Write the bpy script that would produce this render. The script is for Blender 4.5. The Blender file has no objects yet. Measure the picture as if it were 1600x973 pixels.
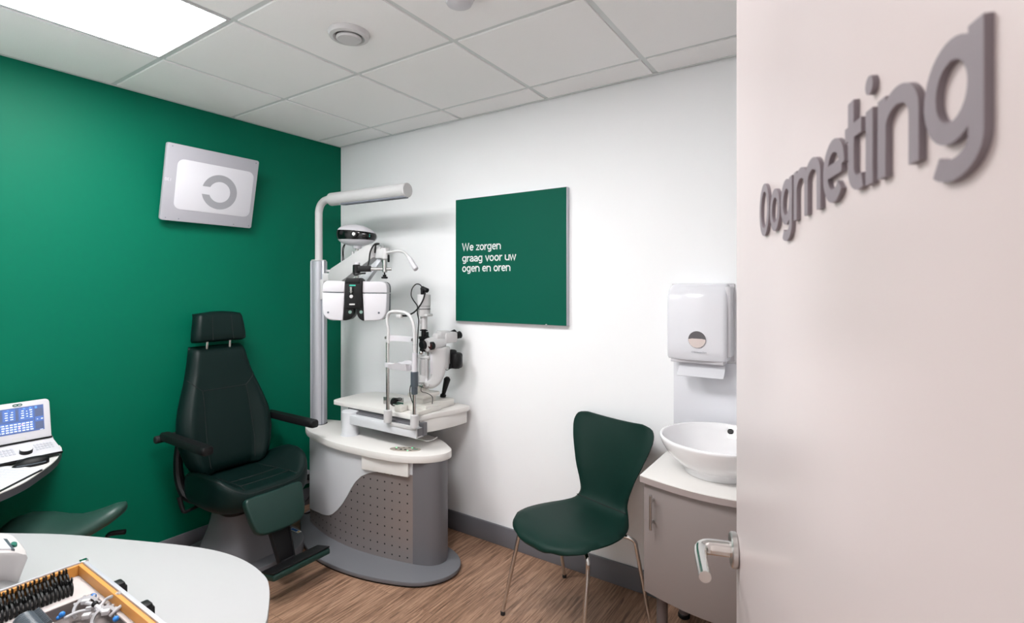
import bpy, bmesh, math, random
from mathutils import Vector, Matrix
random.seed(7)
SC = bpy.context.scene
COL = SC.collection
PI = math.pi

# ------------------------------------------------------------------ camera
CAM = Vector((3.137, -2.451, 1.497))
CA, SA = .8333, .5528            # camera azimuth
cam_d = bpy.data.cameras.new('camera')
cam = bpy.data.objects.new('camera', cam_d); COL.objects.link(cam)
cam.location = CAM
cam.rotation_euler = (PI/2, 0, math.atan2(SA, CA))
cam_d.sensor_width = 36; cam_d.lens = 802/1600*36
cam_d.shift_y = -38.5/1600
cam_d.clip_start = .03
cam_d.dof.use_dof = True; cam_d.dof.focus_distance = 2.7; cam_d.dof.aperture_fstop = 9
SC.camera = cam

# ------------------------------------------------------------------ light
w = bpy.data.worlds.new('corridor_light'); SC.world = w; w.use_nodes = True
w.node_tree.nodes['Background'].inputs[0].default_value = (1.0, .90, .86, 1)
w.node_tree.nodes['Background'].inputs[1].default_value = 1.0
LAMP = 30.0
SC.view_settings.view_transform = 'Standard'; SC.view_settings.look = 'None'
SC.view_settings.exposure = .16; SC.view_settings.gamma = 1
SC.view_settings.use_curve_mapping = False

# ------------------------------------------------------------------ materials
def lin(c):
    return tuple(((v/255)/12.92 if v/255 <= .04045 else ((v/255+.055)/1.055)**2.4) for v in c)
def mat(name, rgb, rough=.5, metal=0., spec=.5, bump=0., bscale=200., coat=0., emit=None, estr=0.):
    m = bpy.data.materials.new(name); m.use_nodes = True
    nt = m.node_tree; b = nt.nodes['Principled BSDF']
    b.inputs['Base Color'].default_value = (*lin(rgb), 1)
    b.inputs['Roughness'].default_value = rough; b.inputs['Metallic'].default_value = metal
    b.inputs['Specular IOR Level'].default_value = spec
    b.inputs['Coat Weight'].default_value = coat
    if emit:
        b.inputs['Emission Color'].default_value = (*lin(emit), 1); b.inputs['Emission Strength'].default_value = estr
    if bump:
        tc = nt.nodes.new('ShaderNodeTexCoord'); n = nt.nodes.new('ShaderNodeTexNoise'); bp = nt.nodes.new('ShaderNodeBump')
        n.inputs['Scale'].default_value = bscale; n.inputs['Detail'].default_value = 4
        bp.inputs['Strength'].default_value = bump; bp.inputs['Distance'].default_value = .002
        nt.links.new(tc.outputs['Object'], n.inputs['Vector']); nt.links.new(n.outputs['Fac'], bp.inputs['Height'])
        nt.links.new(bp.outputs['Normal'], b.inputs['Normal'])
    return m
M = {}
M['green_wall'] = mat('green_wall_paint', (0, 99, 75), .5, bump=.06, bscale=350, spec=.12)
M['white_wall'] = mat('white_wall_paint', (246, 247, 249), .6, bump=.05, bscale=350, spec=.25)
M['tile'] = mat('ceiling_tile', (244, 243, 243), .9, bump=.35, bscale=260, spec=.1)
M['tbar'] = mat('ceiling_bar', (212, 216, 216), .5)
M['skirting'] = mat('skirting_grey', (108, 108, 114), .45)
M['dark_void'] = mat('dark_void', (25, 25, 28), .9)
M['door'] = mat('door_laminate', (192, 181, 180), .28, spec=.4)
M['letter_grey'] = mat('letter_grey', (122, 113, 119), .45)
M['steel'] = mat('brushed_steel', (190, 188, 186), .28, 1.)
M['chrome'] = mat('chrome', (215, 213, 210), .12, 1.)
M['alu'] = mat('aluminium', (186, 187, 194), .48, .45)
M['leather'] = mat('dark_green_leather', (4, 25, 23), .45, bump=.12, bscale=420, spec=.22)
M['leather_lt'] = mat('green_vinyl', (12, 46, 40), .45, bump=.1, bscale=420)
M['seam'] = mat('seam_thread', (6, 16, 15), .7)
M['fabric'] = mat('green_vinyl_shell', (3, 40, 33), .55, bump=.06, bscale=500, spec=.25)
M['black'] = mat('black_plastic', (12, 12, 14), .5, spec=.3)
M['blackgloss'] = mat('black_gloss', (8, 9, 11), .12)
M['rubber'] = mat('black_rubber', (16, 16, 18), .7)
M['grey_paint'] = mat('grey_paint', (106, 107, 112), .45, bump=.08, bscale=500)
M['grey_dark'] = mat('dark_grey_paint', (104, 103, 107), .42, bump=.05, bscale=500)
M['grey_light'] = mat('light_grey_paint', (208, 210, 214), .42, bump=.04, bscale=500)
M['white_lam'] = mat('white_laminate', (222, 219, 216), .4)
M['white_paint'] = mat('white_enamel', (198, 197, 198), .42)
M['white_plastic'] = mat('white_plastic', (202, 200, 205), .38)
M['ivory'] = mat('ivory_enamel', (214, 211, 205), .35)
M['ceramic'] = mat('ceramic', (240, 239, 241), .06, coat=.4)
M['gloss_white'] = mat('gloss_white_panel', (224, 224, 230), .1)
M['cab_grey'] = mat('cabinet_grey', (136, 126, 124), .45)
M['screen_grey'] = mat('screen_frame_grey', (166, 165, 172), .45)
M['screen_white'] = mat('screen_white', (206, 205, 211), .4)
M['sign_green'] = mat('sign_green', (0, 88, 70), .6, spec=.15)
M['sign_text'] = mat('sign_white', (226, 230, 230), .6)
M['wood'] = mat('orange_wood', (196, 134, 62), .5, bump=.05, bscale=80)
M['felt'] = mat('grey_felt', (184, 176, 174), .95, bump=.5, bscale=60, spec=.1)
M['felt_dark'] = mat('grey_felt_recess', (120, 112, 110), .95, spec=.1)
M['lens_grey'] = mat('lens_rim_grey', (70, 78, 86), .35)
M['blue'] = mat('blue_knob', (36, 122, 205), .4)
M['paper'] = mat('paper', (214, 214, 219), .8)
M['ink'] = mat('grey_ink', (150, 152, 160), .8)
M['lettergrey'] = mat('print_grey', (120, 124, 134), .7)
M['oval'] = mat('control_plate', (186, 176, 166), .45, .3)
M['led'] = mat('green_led', (60, 230, 150), .4, emit=(60, 255, 150), estr=2.)
M['glow_teal'] = mat('teal_glow', (30, 150, 130), .4, emit=(40, 190, 160), estr=.5)
M['logo_green'] = mat('logo_green', (30, 96, 82), .5)
M['yellow'] = mat('label_yellow', (214, 170, 40), .6)
M['lens_dark'] = mat('dark_lens', (18, 22, 22), .25, spec=.3)
M['leg_shaded_grey'] = mat('leg_shaded_grey', (104, 96, 96), .4, .3)  # leg grey darkened to carry the shade under the cabinet
M['glass'] = mat('lens_glass', (120, 150, 140), .1, spec=.6)

def lamp_mat():
    m = bpy.data.materials.new('led_diffuser'); m.use_nodes = True
    nt = m.node_tree; nt.nodes.clear()
    e = nt.nodes.new('ShaderNodeEmission'); o = nt.nodes.new('ShaderNodeOutputMaterial')
    e.inputs[0].default_value = (1.0, .992, .99, 1); e.inputs[1].default_value = LAMP
    nt.links.new(e.outputs[0], o.inputs[0]); return m
M['lamp'] = lamp_mat()

def floor_mat():
    m = bpy.data.materials.new('wood_plank_vinyl'); m.use_nodes = True
    nt = m.node_tree; N = nt.nodes; Lk = nt.links; b = N['Principled BSDF']
    tc = N.new('ShaderNodeTexCoord'); mp = N.new('ShaderNodeMapping')
    mp.inputs['Rotation'].default_value = (0, 0, PI/2)
    Lk.new(tc.outputs['Object'], mp.inputs['Vector'])
    br = N.new('ShaderNodeTexBrick'); br.offset = .37
    br.inputs['Scale'].default_value = 1; br.inputs['Brick Width'].default_value = 1.1; br.inputs['Row Height'].default_value = .18
    br.inputs['Mortar Size'].default_value = .0013; br.inputs['Mortar Smooth'].default_value = .2; br.inputs['Bias'].default_value = 0
    br.inputs['Color1'].default_value = (.25, .25, .25, 1); br.inputs['Color2'].default_value = (.75, .75, .75, 1); br.inputs['Mortar'].default_value = (0, 0, 0, 1)
    Lk.new(mp.outputs[0], br.inputs['Vector'])
    mp2 = N.new('ShaderNodeMapping'); mp2.inputs['Scale'].default_value = (4.5, 75, 1)
    Lk.new(mp.outputs[0], mp2.inputs['Vector'])
    add = N.new('ShaderNodeVectorMath'); add.operation = 'ADD'
    Lk.new(mp2.outputs[0], add.inputs[0]); Lk.new(br.outputs['Color'], add.inputs[1])
    n1 = N.new('ShaderNodeTexNoise'); n1.inputs['Scale'].default_value = 1; n1.inputs['Detail'].default_value = 8; n1.inputs['Roughness'].default_value = .65; n1.inputs['Distortion'].default_value = 1.1
    Lk.new(add.outputs[0], n1.inputs['Vector'])
    cr = N.new('ShaderNodeValToRGB')
    e = cr.color_ramp.elements
    e[0].position = .34; e[0].color = (*lin((106, 79, 62)), 1)
    e[1].position = .68; e[1].color = (*lin((190, 153, 127)), 1)
    x = cr.color_ramp.elements.new(.5); x.color = (*lin((153, 119, 97)), 1)
    Lk.new(n1.outputs['Fac'], cr.inputs[0])
    mx = N.new('ShaderNodeMix'); mx.data_type = 'RGBA'; mx.blend_type = 'MULTIPLY'; mx.inputs['Factor'].default_value = .35
    rr = N.new('ShaderNodeMapRange'); rr.inputs[1].default_value = 0; rr.inputs[2].default_value = .75; rr.inputs[3].default_value = .1; rr.inputs[4].default_value = 1.15
    Lk.new(br.outputs['Color'], rr.inputs[0])
    Lk.new(cr.outputs[0], mx.inputs['A']); Lk.new(rr.outputs[0], mx.inputs['B'])
    Lk.new(mx.outputs['Result'], b.inputs['Base Color'])
    b.inputs['Roughness'].default_value = .42; b.inputs['Specular IOR Level'].default_value = .4
    bp = N.new('ShaderNodeBump'); bp.inputs['Strength'].default_value = .15; bp.inputs['Distance'].default_value = .002
    Lk.new(n1.outputs['Fac'], bp.inputs['Height']); Lk.new(bp.outputs[0], b.inputs['Normal'])
    return m
M['floor'] = floor_mat()

def perf_mat():
    m = bpy.data.materials.new('perforated_steel'); m.use_nodes = True
    nt = m.node_tree; N = nt.nodes; Lk = nt.links; b = N['Principled BSDF']
    b.inputs['Roughness'].default_value = .42; b.inputs['Metallic'].default_value = .55
    uv = N.new('ShaderNodeUVMap'); sp = N.new('ShaderNodeSeparateXYZ'); Lk.new(uv.outputs[0], sp.inputs[0])
    def cell(sock, off):
        a = N.new('ShaderNodeMath'); a.operation = 'MULTIPLY_ADD'; a.inputs[1].default_value = 1/.048; a.inputs[2].default_value = off
        Lk.new(sock, a.inputs[0])
        f = N.new('ShaderNodeMath'); f.operation = 'FRACT'; Lk.new(a.outputs[0], f.inputs[0])
        c = N.new('ShaderNodeMath'); c.operation = 'COMPARE'; c.inputs[1].default_value = .5; c.inputs[2].default_value = .085
        Lk.new(f.outputs[0], c.inputs[0]); return c
    c1 = cell(sp.outputs[0], .3); c2 = cell(sp.outputs[1], .3)
    an = N.new('ShaderNodeMath'); an.operation = 'MULTIPLY'; Lk.new(c1.outputs[0], an.inputs[0]); Lk.new(c2.outputs[0], an.inputs[1])
    mx = N.new('ShaderNodeMix'); mx.data_type = 'RGBA'
    mx.inputs['A'].default_value = (*lin((158, 150, 149)), 1); mx.inputs['B'].default_value = (.003, .003, .003, 1)
    Lk.new(an.outputs[0], mx.inputs['Factor']); Lk.new(mx.outputs['Result'], b.inputs['Base Color'])
    iv = N.new('ShaderNodeMath'); iv.operation = 'MULTIPLY_ADD'; iv.inputs[1].default_value = -.55; iv.inputs[2].default_value = .55
    Lk.new(an.outputs[0], iv.inputs[0]); Lk.new(iv.outputs[0], b.inputs['Metallic'])
    return m
M['perf'] = perf_mat()

# ------------------------------------------------------------------ mesh helpers
def cr(pts, n=6, closed=False):
    """Centripetal Catmull-Rom through pts (any dimension)."""
    P = [tuple(p) for p in pts]; out = []; L = len(P)
    lerp = lambda a, b, ta, tb, t: tuple(x+(y-x)*(t-ta)/(tb-ta) for x, y in zip(a, b))
    gap = lambda a, b: max(1e-5, sum((x-y)**2 for x, y in zip(a, b))**.25)
    ext = lambda a, b: tuple(2*x-y for x, y in zip(a, b))
    for i in range(L if closed else L-1):
        p1 = P[i]; p2 = P[(i+1) % L]
        p0 = P[(i-1) % L] if closed or i > 0 else ext(p1, p2)
        p3 = P[(i+2) % L] if closed or i+2 < L else ext(p2, p1)
        t1 = gap(p0, p1); t2 = t1+gap(p1, p2); t3 = t2+gap(p2, p3)
        for k in range(n):
            t = t1+(t2-t1)*k/n
            a1 = lerp(p0, p1, 0, t1, t); a2 = lerp(p1, p2, t1, t2, t); a3 = lerp(p2, p3, t2, t3, t)
            b1 = lerp(a1, a2, 0, t2, t); b2 = lerp(a2, a3, t1, t3, t)
            out.append(lerp(b1, b2, t1, t2, t))
    if not closed: out.append(P[-1])
    return out
def rrect(w, h, r, n=5, cx=0, cy=0):
    rs = r if isinstance(r, (list, tuple)) else [r]*4      # TR, TL, BL, BR
    o = []
    for (sx, sy, a0), q in zip(((1, 1, 0), (-1, 1, 90), (-1, -1, 180), (1, -1, 270)), rs):
        for k in range(n+1):
            a = math.radians(a0+90*k/n)
            o.append((cx+sx*(w/2-q)+q*math.cos(a), cy+sy*(h/2-q)+q*math.sin(a)))
    return o
def ell(rx, ry, n=32, cx=0, cy=0, rot=0, p=2.):
    o = []
    for k in range(n):
        a = 2*PI*k/n; c, s = math.cos(a), math.sin(a)
        x = rx*math.copysign(abs(c)**(2/p), c); y = ry*math.copysign(abs(s)**(2/p), s)
        o.append((cx+x*math.cos(rot)-y*math.sin(rot), cy+x*math.sin(rot)+y*math.cos(rot)))
    return o
def basis(d):
    d = Vector(d).normalized()
    a = Vector((0, 0, 1)) if abs(d.z) < .95 else Vector((1, 0, 0))
    u = a.cross(d).normalized(); return u, d.cross(u), d
def frame(o, u, v, wv):
    m = Matrix.Identity(4)
    for i, a in enumerate((u, v, wv)):
        for k in range(3): m[k][i] = a[k]
    m[0][3], m[1][3], m[2][3] = o
    return m

class B:
    def __init__(s): s.bm = bmesh.new()
    def _add(s, bm, mtx=None):
        if mtx is not None:
            bmesh.ops.transform(bm, matrix=mtx, verts=bm.verts)
            if mtx.to_3x3().determinant() < 0: bmesh.ops.reverse_faces(bm, faces=bm.faces[:])
        me = bpy.data.meshes.new('tmp'); bm.to_mesh(me); bm.free(); s.bm.from_mesh(me); bpy.data.meshes.remove(me); return s
    def box(s, c, size, bev=0., mtx=None, seg=2, rz=0):
        bm = bmesh.new(); bmesh.ops.create_cube(bm, size=1)
        bmesh.ops.scale(bm, vec=size, verts=bm.verts)
        if bev: bmesh.ops.bevel(bm, geom=bm.edges[:], offset=bev, segments=seg, affect='EDGES', profile=.5)
        m = Matrix.Translation(c) @ Matrix.Rotation(rz, 4, 'Z')
        return s._add(bm, (mtx @ m) if mtx is not None else m)
    def bx(s, a, b, bev=0., mtx=None):
        c = [(p+q)/2 for p, q in zip(a, b)]; z = [abs(q-p) for p, q in zip(a, b)]
        return s.box(c, z, bev, mtx)
    def loft(s, rings, caps=True, mtx=None, closed=False):
        bm = bmesh.new(); R = [[bm.verts.new(p) for p in r] for r in rings]; n = len(R[0])
        m = len(R)
        for i in range(m if closed else m-1):
            a, b = R[i], R[(i+1) % m]
            for k in range(n): bm.faces.new((a[k], a[(k+1) % n], b[(k+1) % n], b[k]))
        if caps and not closed:
            bm.faces.new(R[0][::-1]); bm.faces.new(R[-1])
        bmesh.ops.recalc_face_normals(bm, faces=bm.faces[:])
        return s._add(bm, mtx)
    def prism(s, outline, z0, z1, bev=0., mtx=None, seg=2):
        n = len(outline); c = (sum(p[0] for p in outline)/n, sum(p[1] for p in outline)/n)
        if not bev:
            return s.loft([[(x, y, z0) for x, y in outline], [(x, y, z1) for x, y in outline]], mtx=mtx)
        # inset along normals
        nm = []
        A = sum(outline[i][0]*outline[(i+1) % n][1]-outline[(i+1) % n][0]*outline[i][1] for i in range(n))
        sg = 1 if A > 0 else -1
        for i in range(n):
            a, b, d = outline[i-1], outline[i], outline[(i+1) % n]
            v1 = Vector((b[0]-a[0], b[1]-a[1])); v2 = Vector((d[0]-b[0], d[1]-b[1]))
            if v1.length < 1e-9: v1 = v2
            if v2.length < 1e-9: v2 = v1
            t = v1.normalized()+v2.normalized(); t = t.normalized() if t.length > 1e-6 else v1.normalized()
            nm.append((-t.y*sg, t.x*sg))
        def ring(ins, z): return [(p[0]+q[0]*ins, p[1]+q[1]*ins, z) for p, q in zip(outline, nm)]
        rs = []
        for k in range(seg+1):
            a = PI/2*k/seg; rs.append(ring(bev*(1-math.sin(a)), z0+bev*(1-math.cos(a))))
        for k in range(seg+1):
            a = PI/2*k/seg; rs.append(ring(bev*(1-math.cos(a)), z1-bev*(1-math.sin(a))))
        return s.loft(rs, mtx=mtx)
    def cyl(s, p0, p1, r0, r1=None, n=24, bev=0., mtx=None):
        r1 = r0 if r1 is None else r1
        u, v, d = basis(Vector(p1)-Vector(p0)); p0 = Vector(p0); p1 = Vector(p1)
        prof = [(p0, r0), (p1, r1)]
        if bev: prof = [(p0, r0-bev), (p0+d*bev, r0), (p1-d*bev, r1), (p1, r1-bev)]
        return s.loft([[c+(u*math.cos(2*PI*k/n)+v*math.sin(2*PI*k/n))*r for k in range(n)] for c, r in prof], mtx=mtx)
    def tube(s, pts, r, n=10, sm=5, mtx=None, closed=False):
        if isinstance(r, (int, float)): r = [r]*len(pts)
        q = [tuple(p)+(rr,) for p, rr in zip(pts, r)]
        if sm: q = cr(q, sm, closed)
        P = [Vector(a[:3]) for a in q]; rings = []; u = None
        for i, p in enumerate(P):
            if closed: d = P[(i+1) % len(P)]-P[i-1]
            else: d = P[min(i+1, len(P)-1)]-P[max(i-1, 0)]
            d.normalize()
            if u is None: u = basis(d)[0]
            u = (u-d*u.dot(d)).normalized(); v = d.cross(u)
            rings.append([p+(u*math.cos(2*PI*k/n)+v*math.sin(2*PI*k/n))*q[i][3] for k in range(n)])
        return s.loft(rings, mtx=mtx, closed=closed)
    def lathe(s, prof, c=(0, 0, 0), n=40, mtx=None, caps=True):
        return s.loft([[(c[0]+r*math.cos(2*PI*k/n), c[1]+r*math.sin(2*PI*k/n), c[2]+z) for k in range(n)] for r, z in prof], mtx=mtx, caps=caps)
    def ball(s, c, rx, ry=None, rz=None, n=20, mtx=None):
        ry = ry or rx; rz = rz or rx
        bm = bmesh.new(); bmesh.ops.create_uvsphere(bm, u_segments=n, v_segments=n//2, radius=1)
        bmesh.ops.scale(bm, vec=(rx, ry, rz), verts=bm.verts); bmesh.ops.translate(bm, vec=c, verts=bm.verts)
        return s._add(bm, mtx)
    def grid(s, rows, mtx=None):
        bm = bmesh.new(); R = [[bm.verts.new(p) for p in r] for r in rows]
        for i in range(len(R)-1):
            for k in range(len(R[0])-1): bm.faces.new((R[i][k], R[i][k+1], R[i+1][k+1], R[i+1][k]))
        return s._add(bm, mtx)
    def text(s, txt, size, mtx, extrude=.001, offset=0., sx=1., spacing=1.):
        cu = bpy.data.curves.new('t', 'FONT'); cu.body = txt; cu.size = size; cu.extrude = extrude; cu.offset = offset; cu.space_character = spacing
        ob = bpy.data.objects.new('t', cu); COL.objects.link(ob)
        dg = bpy.context.evaluated_depsgraph_get(); dg.update()
        me = bpy.data.meshes.new_from_object(ob.evaluated_get(dg))
        bpy.data.objects.remove(ob); bpy.data.curves.remove(cu)
        bm = bmesh.new(); bm.from_mesh(me); bpy.data.meshes.remove(me)
        bmesh.ops.scale(bm, vec=(sx, 1, 1), verts=bm.verts)
        return s._add(bm, mtx)

# ------------------------------------------------------------------ humanist sans lettering drawn as strokes (x-height = 1)
SW = .21
def arc(cx, cy, rx, ry, a0, a1, n=14):
    return [(cx+rx*math.cos(math.radians(a0+(a1-a0)*k/n)), cy+ry*math.sin(math.radians(a0+(a1-a0)*k/n))) for k in range(n+1)]
def glyph(ch):
    """(advance, [(points, closed)])"""
    h = SW/2; t = 1-h
    ring_ = lambda: [(arc(.48, .5, .48-h, .5-h+.015, 0, 360, 36)[:-1], True)]
    if ch == ' ': return .52, []
    if ch == 'O': return 1.26, [(arc(.57, .69, .57-h, .70-h, 0, 360, 44)[:-1], True)]
    if ch == 'o': return 1.06, ring_()
    if ch == 'g': return 1.07, [(arc(.46, .51, .46-h, .5-h+.005, 0, 360, 36)[:-1], True), ([(.93-h, 1.0), (.93-h, .3), (.93-h, .0)]+arc(.47, .0, .46-h, .36-h, 0, -135, 14)[1:], False)]
    if ch == 'e': return .96, [([(h, .52), (.93-h, .52)], False), (arc(.47, .5, .47-h, .5-h+.012, 4, 318, 36), False)]
    if ch == 'n': return 1.07, [([(h, 0), (h, 1)], False), ([(h, .5)]+arc(.48, .58, .38, .42-h, 178, 0, 18)+[(.86, .3), (.86, 0)], False)]
    if ch == 'm': return 1.78, [([(h, 0), (h, 1)], False)]+[([(x, .5)]+arc(x+.36, .60, .36, .40-h, 178, 0, 16)+[(x+.72, .3), (x+.72, 0)], False) for x in (h, h+.72)]
    if ch == 'u': return 1.0, [([(.86, 1), (.86, 0)], False), ([(.86, .5)]+arc(.48, .42, .38, .42-h, 2, -180, 18)+[(h, .7), (h, 1)], False)]
    if ch == 'r': return .64, [([(h, 0), (h, 1)], False), (arc(.56, .46, .46, .54-h, 172, 84, 12), False)]
    if ch == 't': return .72, [([(.22, 1.34), (.22, .34)]+arc(.50, .34, .28, .34-h, 180, 292, 12)[1:], False), ([(.0, 1-h), (.58, 1-h)], False)]
    if ch == 'i': return .36, [([(h, 0), (h, 1)], False), (arc(h, 1.33, .115, .125, 0, 360, 20)[:-1], 'fill')]
    if ch == 'a': return .96, [(arc(.43, .62, .36, .38-h, 160, 0, 16)+[(.79, .3), (.79, 0)], False), ([(.79, .55), (.5, .55)]+arc(.40, .285, .30, .285-h, 90, 270, 16)+[(.55, .10), (.79, .24)], False)]
    if ch == 'v': return .90, [([(.06, 1), (.43, .06), (.80, 1)], False)]
    if ch == 'w': return 1.36, [([(.06, 1), (.34, .07), (.64, .93), (.94, .07), (1.22, 1)], False)]
    if ch == 'z': return .86, [([(.04, 1-h), (.72, 1-h), (.10, h), (.78, h)], False)]
    if ch == 'W': return 1.76, [([(.06, 1.38), (.43, .08), (.82, 1.28), (1.21, .08), (1.58, 1.38)], False)]
    raise KeyError(ch)
def stroke(b, pts, closed, z0, z1, mp):
    n = len(pts); L = []; R = []; h = SW/2
    if closed == 'fill':
        T = [b.bm.verts.new(mp(x, y, z1)) for x, y in pts]; D = [b.bm.verts.new(mp(x, y, z0)) for x, y in pts]
        b.bm.faces.new(T); b.bm.faces.new(D[::-1])
        for i in range(n): b.bm.faces.new((T[i], D[i], D[(i+1) % n], T[(i+1) % n]))
        return
    P = [Vector(p) for p in pts]
    for i, p in enumerate(P):
        a = P[i-1] if (closed or i > 0) else None; c = P[(i+1) % n] if (closed or i < n-1) else None
        d1 = (p-a).normalized() if a is not None else None; d2 = (c-p).normalized() if c is not None else None
        d1 = d1 or d2; d2 = d2 or d1
        n1 = Vector((-d1.y, d1.x)); n2 = Vector((-d2.y, d2.x)); m = n1+n2
        m = m.normalized() if m.length > .05 else n1
        k = min(1.7, 1/max(.3, m.dot(n1)))
        L.append(p+m*h*k); R.append(p-m*h*k)
    bm = b.bm; mk = lambda q_, z: bm.verts.new(mp(q_.x, q_.y, z))
    V = [(mk(l, z1), mk(r, z1), mk(l, z0), mk(r, z0)) for l, r in zip(L, R)]
    for i in range(n if closed else n-1):
        a, c = V[i], V[(i+1) % n]
        for q4 in ((a[0], a[1], c[1], c[0]), (a[2], c[2], c[3], a[3]), (a[0], c[0], c[2], a[2]), (a[1], a[3], c[3], c[1])): bm.faces.new(q4)
    if not closed:
        for a in (V[0], V[-1]): bm.faces.new((a[0], a[2], a[3], a[1]))
def word_width(txt): return sum(glyph(c)[0] for c in txt)-.07
def word(txt, mp, z0, z1):
    """one builder per letter; mp maps (x, y, z) of the word to the world"""
    x = 0; out = []
    for k, c in enumerate(txt):
        adv, st = glyph(c)
        if st:
            b = B()
            for j, (pts, cl) in enumerate(st): stroke(b, [(x+px_, py_) for px_, py_ in pts], cl, z0, z1+j*2e-4*(z1-z0), mp)
            bmesh.ops.recalc_face_normals(b.bm, faces=b.bm.faces[:]); out.append(b)
        x += adv
    return out

ROOT = {}
def meta(o, label=None, cat=None, group=None, kind=None):
    for k, v in (('label', label), ('category', cat), ('group', group), ('kind', kind)):
        if v: o[k] = v
    return o
def thing(name, label, cat, loc=(0, 0, 0), group=None, mtx=None):
    o = bpy.data.objects.new(name, None); COL.objects.link(o); o.empty_display_size = .05
    m = mtx if mtx is not None else Matrix.Translation(loc)
    o.matrix_world = m; ROOT[o.name] = m
    return meta(o, label, cat, group)
def rootm(o):
    while o.parent: o = o.parent
    return ROOT.get(o.name, Matrix.Identity(4))
def part(name, b, m, parent=None, world=True, label=None, smooth=35, kind=None, cat=None, group=None, mods=None):
    bm = b.bm
    if parent is not None and world: bmesh.ops.transform(bm, matrix=rootm(parent).inverted(), verts=bm.verts)
    me = bpy.data.meshes.new(name)
    bm.to_mesh(me); bm.free()
    me.polygons.foreach_set('use_smooth', [True]*len(me.polygons))
    me.set_sharp_from_angle(angle=math.radians(smooth))
    me.materials.append(M[m] if isinstance(m, str) else m)
    o = bpy.data.objects.new(name, me); COL.objects.link(o)
    if parent is not None: o.parent = parent
    meta(o, label, cat, group, kind)
    if mods: mods(o)
    return o
def single(name, b, m, label, cat, loc, group=None, smooth=35, mtx=None):
    """a thing of one mesh, its origin at loc (mesh given in world space)"""
    mm = mtx if mtx is not None else Matrix.Translation(loc)
    bmesh.ops.transform(b.bm, matrix=mm.inverted(), verts=b.bm.verts)
    o = part(name, b, m, None, smooth=smooth)
    o.matrix_world = mm; ROOT[o.name] = mm
    return meta(o, label, cat, group)
def copy_tree(o, parent=None):
    c = o.copy(); COL.objects.link(c)
    if parent is not None: c.parent = parent
    for ch in list(o.children): copy_tree(ch, c)
    return c
# a point of a sight line on a real plane, used to read sizes off the survey
def ray(px, py):
    a = (px-800)/802; return Vector((a*CA-SA, a*SA+CA, (448-py)/802))
def Py(px, py, y): r = ray(px, py); return CAM+r*((y-CAM.y)/r.y)
def Px(px, py, x): r = ray(px, py); return CAM+r*((x-CAM.x)/r.x)
def Pz(px, py, z): r = ray(px, py); return CAM+r*((z-CAM.z)/r.z)

# ------------------------------------------------------------------ room shell
RX, FY, H = 3.75, -2.5, 2.52
DX0, DX1, DH = 2.36, 3.34, 2.2       # doorway
def structure(name, b, m, parent=None, smooth=35): return part(name, b, m, parent, kind='structure', smooth=smooth)
structure('floor', B().bx((-.12, FY-1.2, -.1), (RX+.12, .12, 0)), 'floor')
structure('wall_left', B().bx((-.12, FY-.12, 0), (0, .12, 2.7)), 'green_wall')
structure('wall_back', B().bx((0, 0, 0), (RX+.12, .12, 2.7)), 'white_wall')
structure('wall_right', B().bx((RX, FY-.12, 0), (RX+.12, 0, 2.7)), 'white_wall')
structure('wall_front', B().bx((0, FY-.12, 0), (DX0, FY, 2.7)).bx((DX1, FY-.12, 0), (RX, FY, 2.7)).bx((DX0, FY-.12, DH), (DX1, FY, 2.7)), 'white_wall')
def skirt(name, a, b_):
    structure(name, B().bx(a, b_, .003), 'skirting')
skirt('baseboard_left', (0, FY, 0), (.014, 0, .113))
skirt('baseboard_back', (.014, -.014, 0), (RX-.014, 0, .113))
skirt('baseboard_right', (RX-.014, FY, 0), (RX, -.014, .113))
structure('trim_1', B().bx((DX0-.06, FY, 0), (DX0, FY+.015, DH+.06), .002).bx((DX1, FY, 0), (DX1+.06, FY+.015, DH+.06), .002).bx((DX0, FY, DH), (DX1, FY+.015, DH+.06), .002), 'white_paint')
# ceiling: tiles drop a little below the bars they lie on
xs = [.02]+[.55+.6*i for i in range(6)]+[RX-.02]
ys = [-.02]+[-.2-.6*i for i in range(4)]+[FY+.02]
LX = [(1, 3), (3, 3)]          # cells (ix, iy) that hold a lamp
cb = B()
for i in range(len(xs)-1):
    for j in range(len(ys)-1):
        if (i, j) in LX: continue
        g = .0125
        x0 = xs[i]+(g if i else 0); x1 = xs[i+1]-(g if i < len(xs)-2 else 0)
        y1 = ys[j]-(g if j else 0); y0 = ys[j+1]+(g if j < len(ys)-2 else 0)
        if x1-x0 < .03 or y1-y0 < .03: continue
        cb.bx((x0, y0, H), (x1, y1, H+.02), .0015)
cb.bx((-.12, FY-.12, 2.7), (RX+.12, .12, 2.8))
ceil = structure('ceiling', cb, 'tile', smooth=20)
gb = B()
for x in xs[1:-1]: gb.bx((x-.012, FY+.008, H+.006), (x+.012, -.008, H+.012))
for y in ys[1:-1]: gb.bx((.008, y-.012, H+.0065), (RX-.008, y+.012, H+.0125))
structure('grid_bar', gb, 'tbar', ceil)
structure('trim_2', B().bx((.008, -.024, H-.002), (RX-.008, -.009, H+.018)).bx((.003, FY+.004, H-.001), (.020, -.008, H+.018)), 'tbar')

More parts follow.
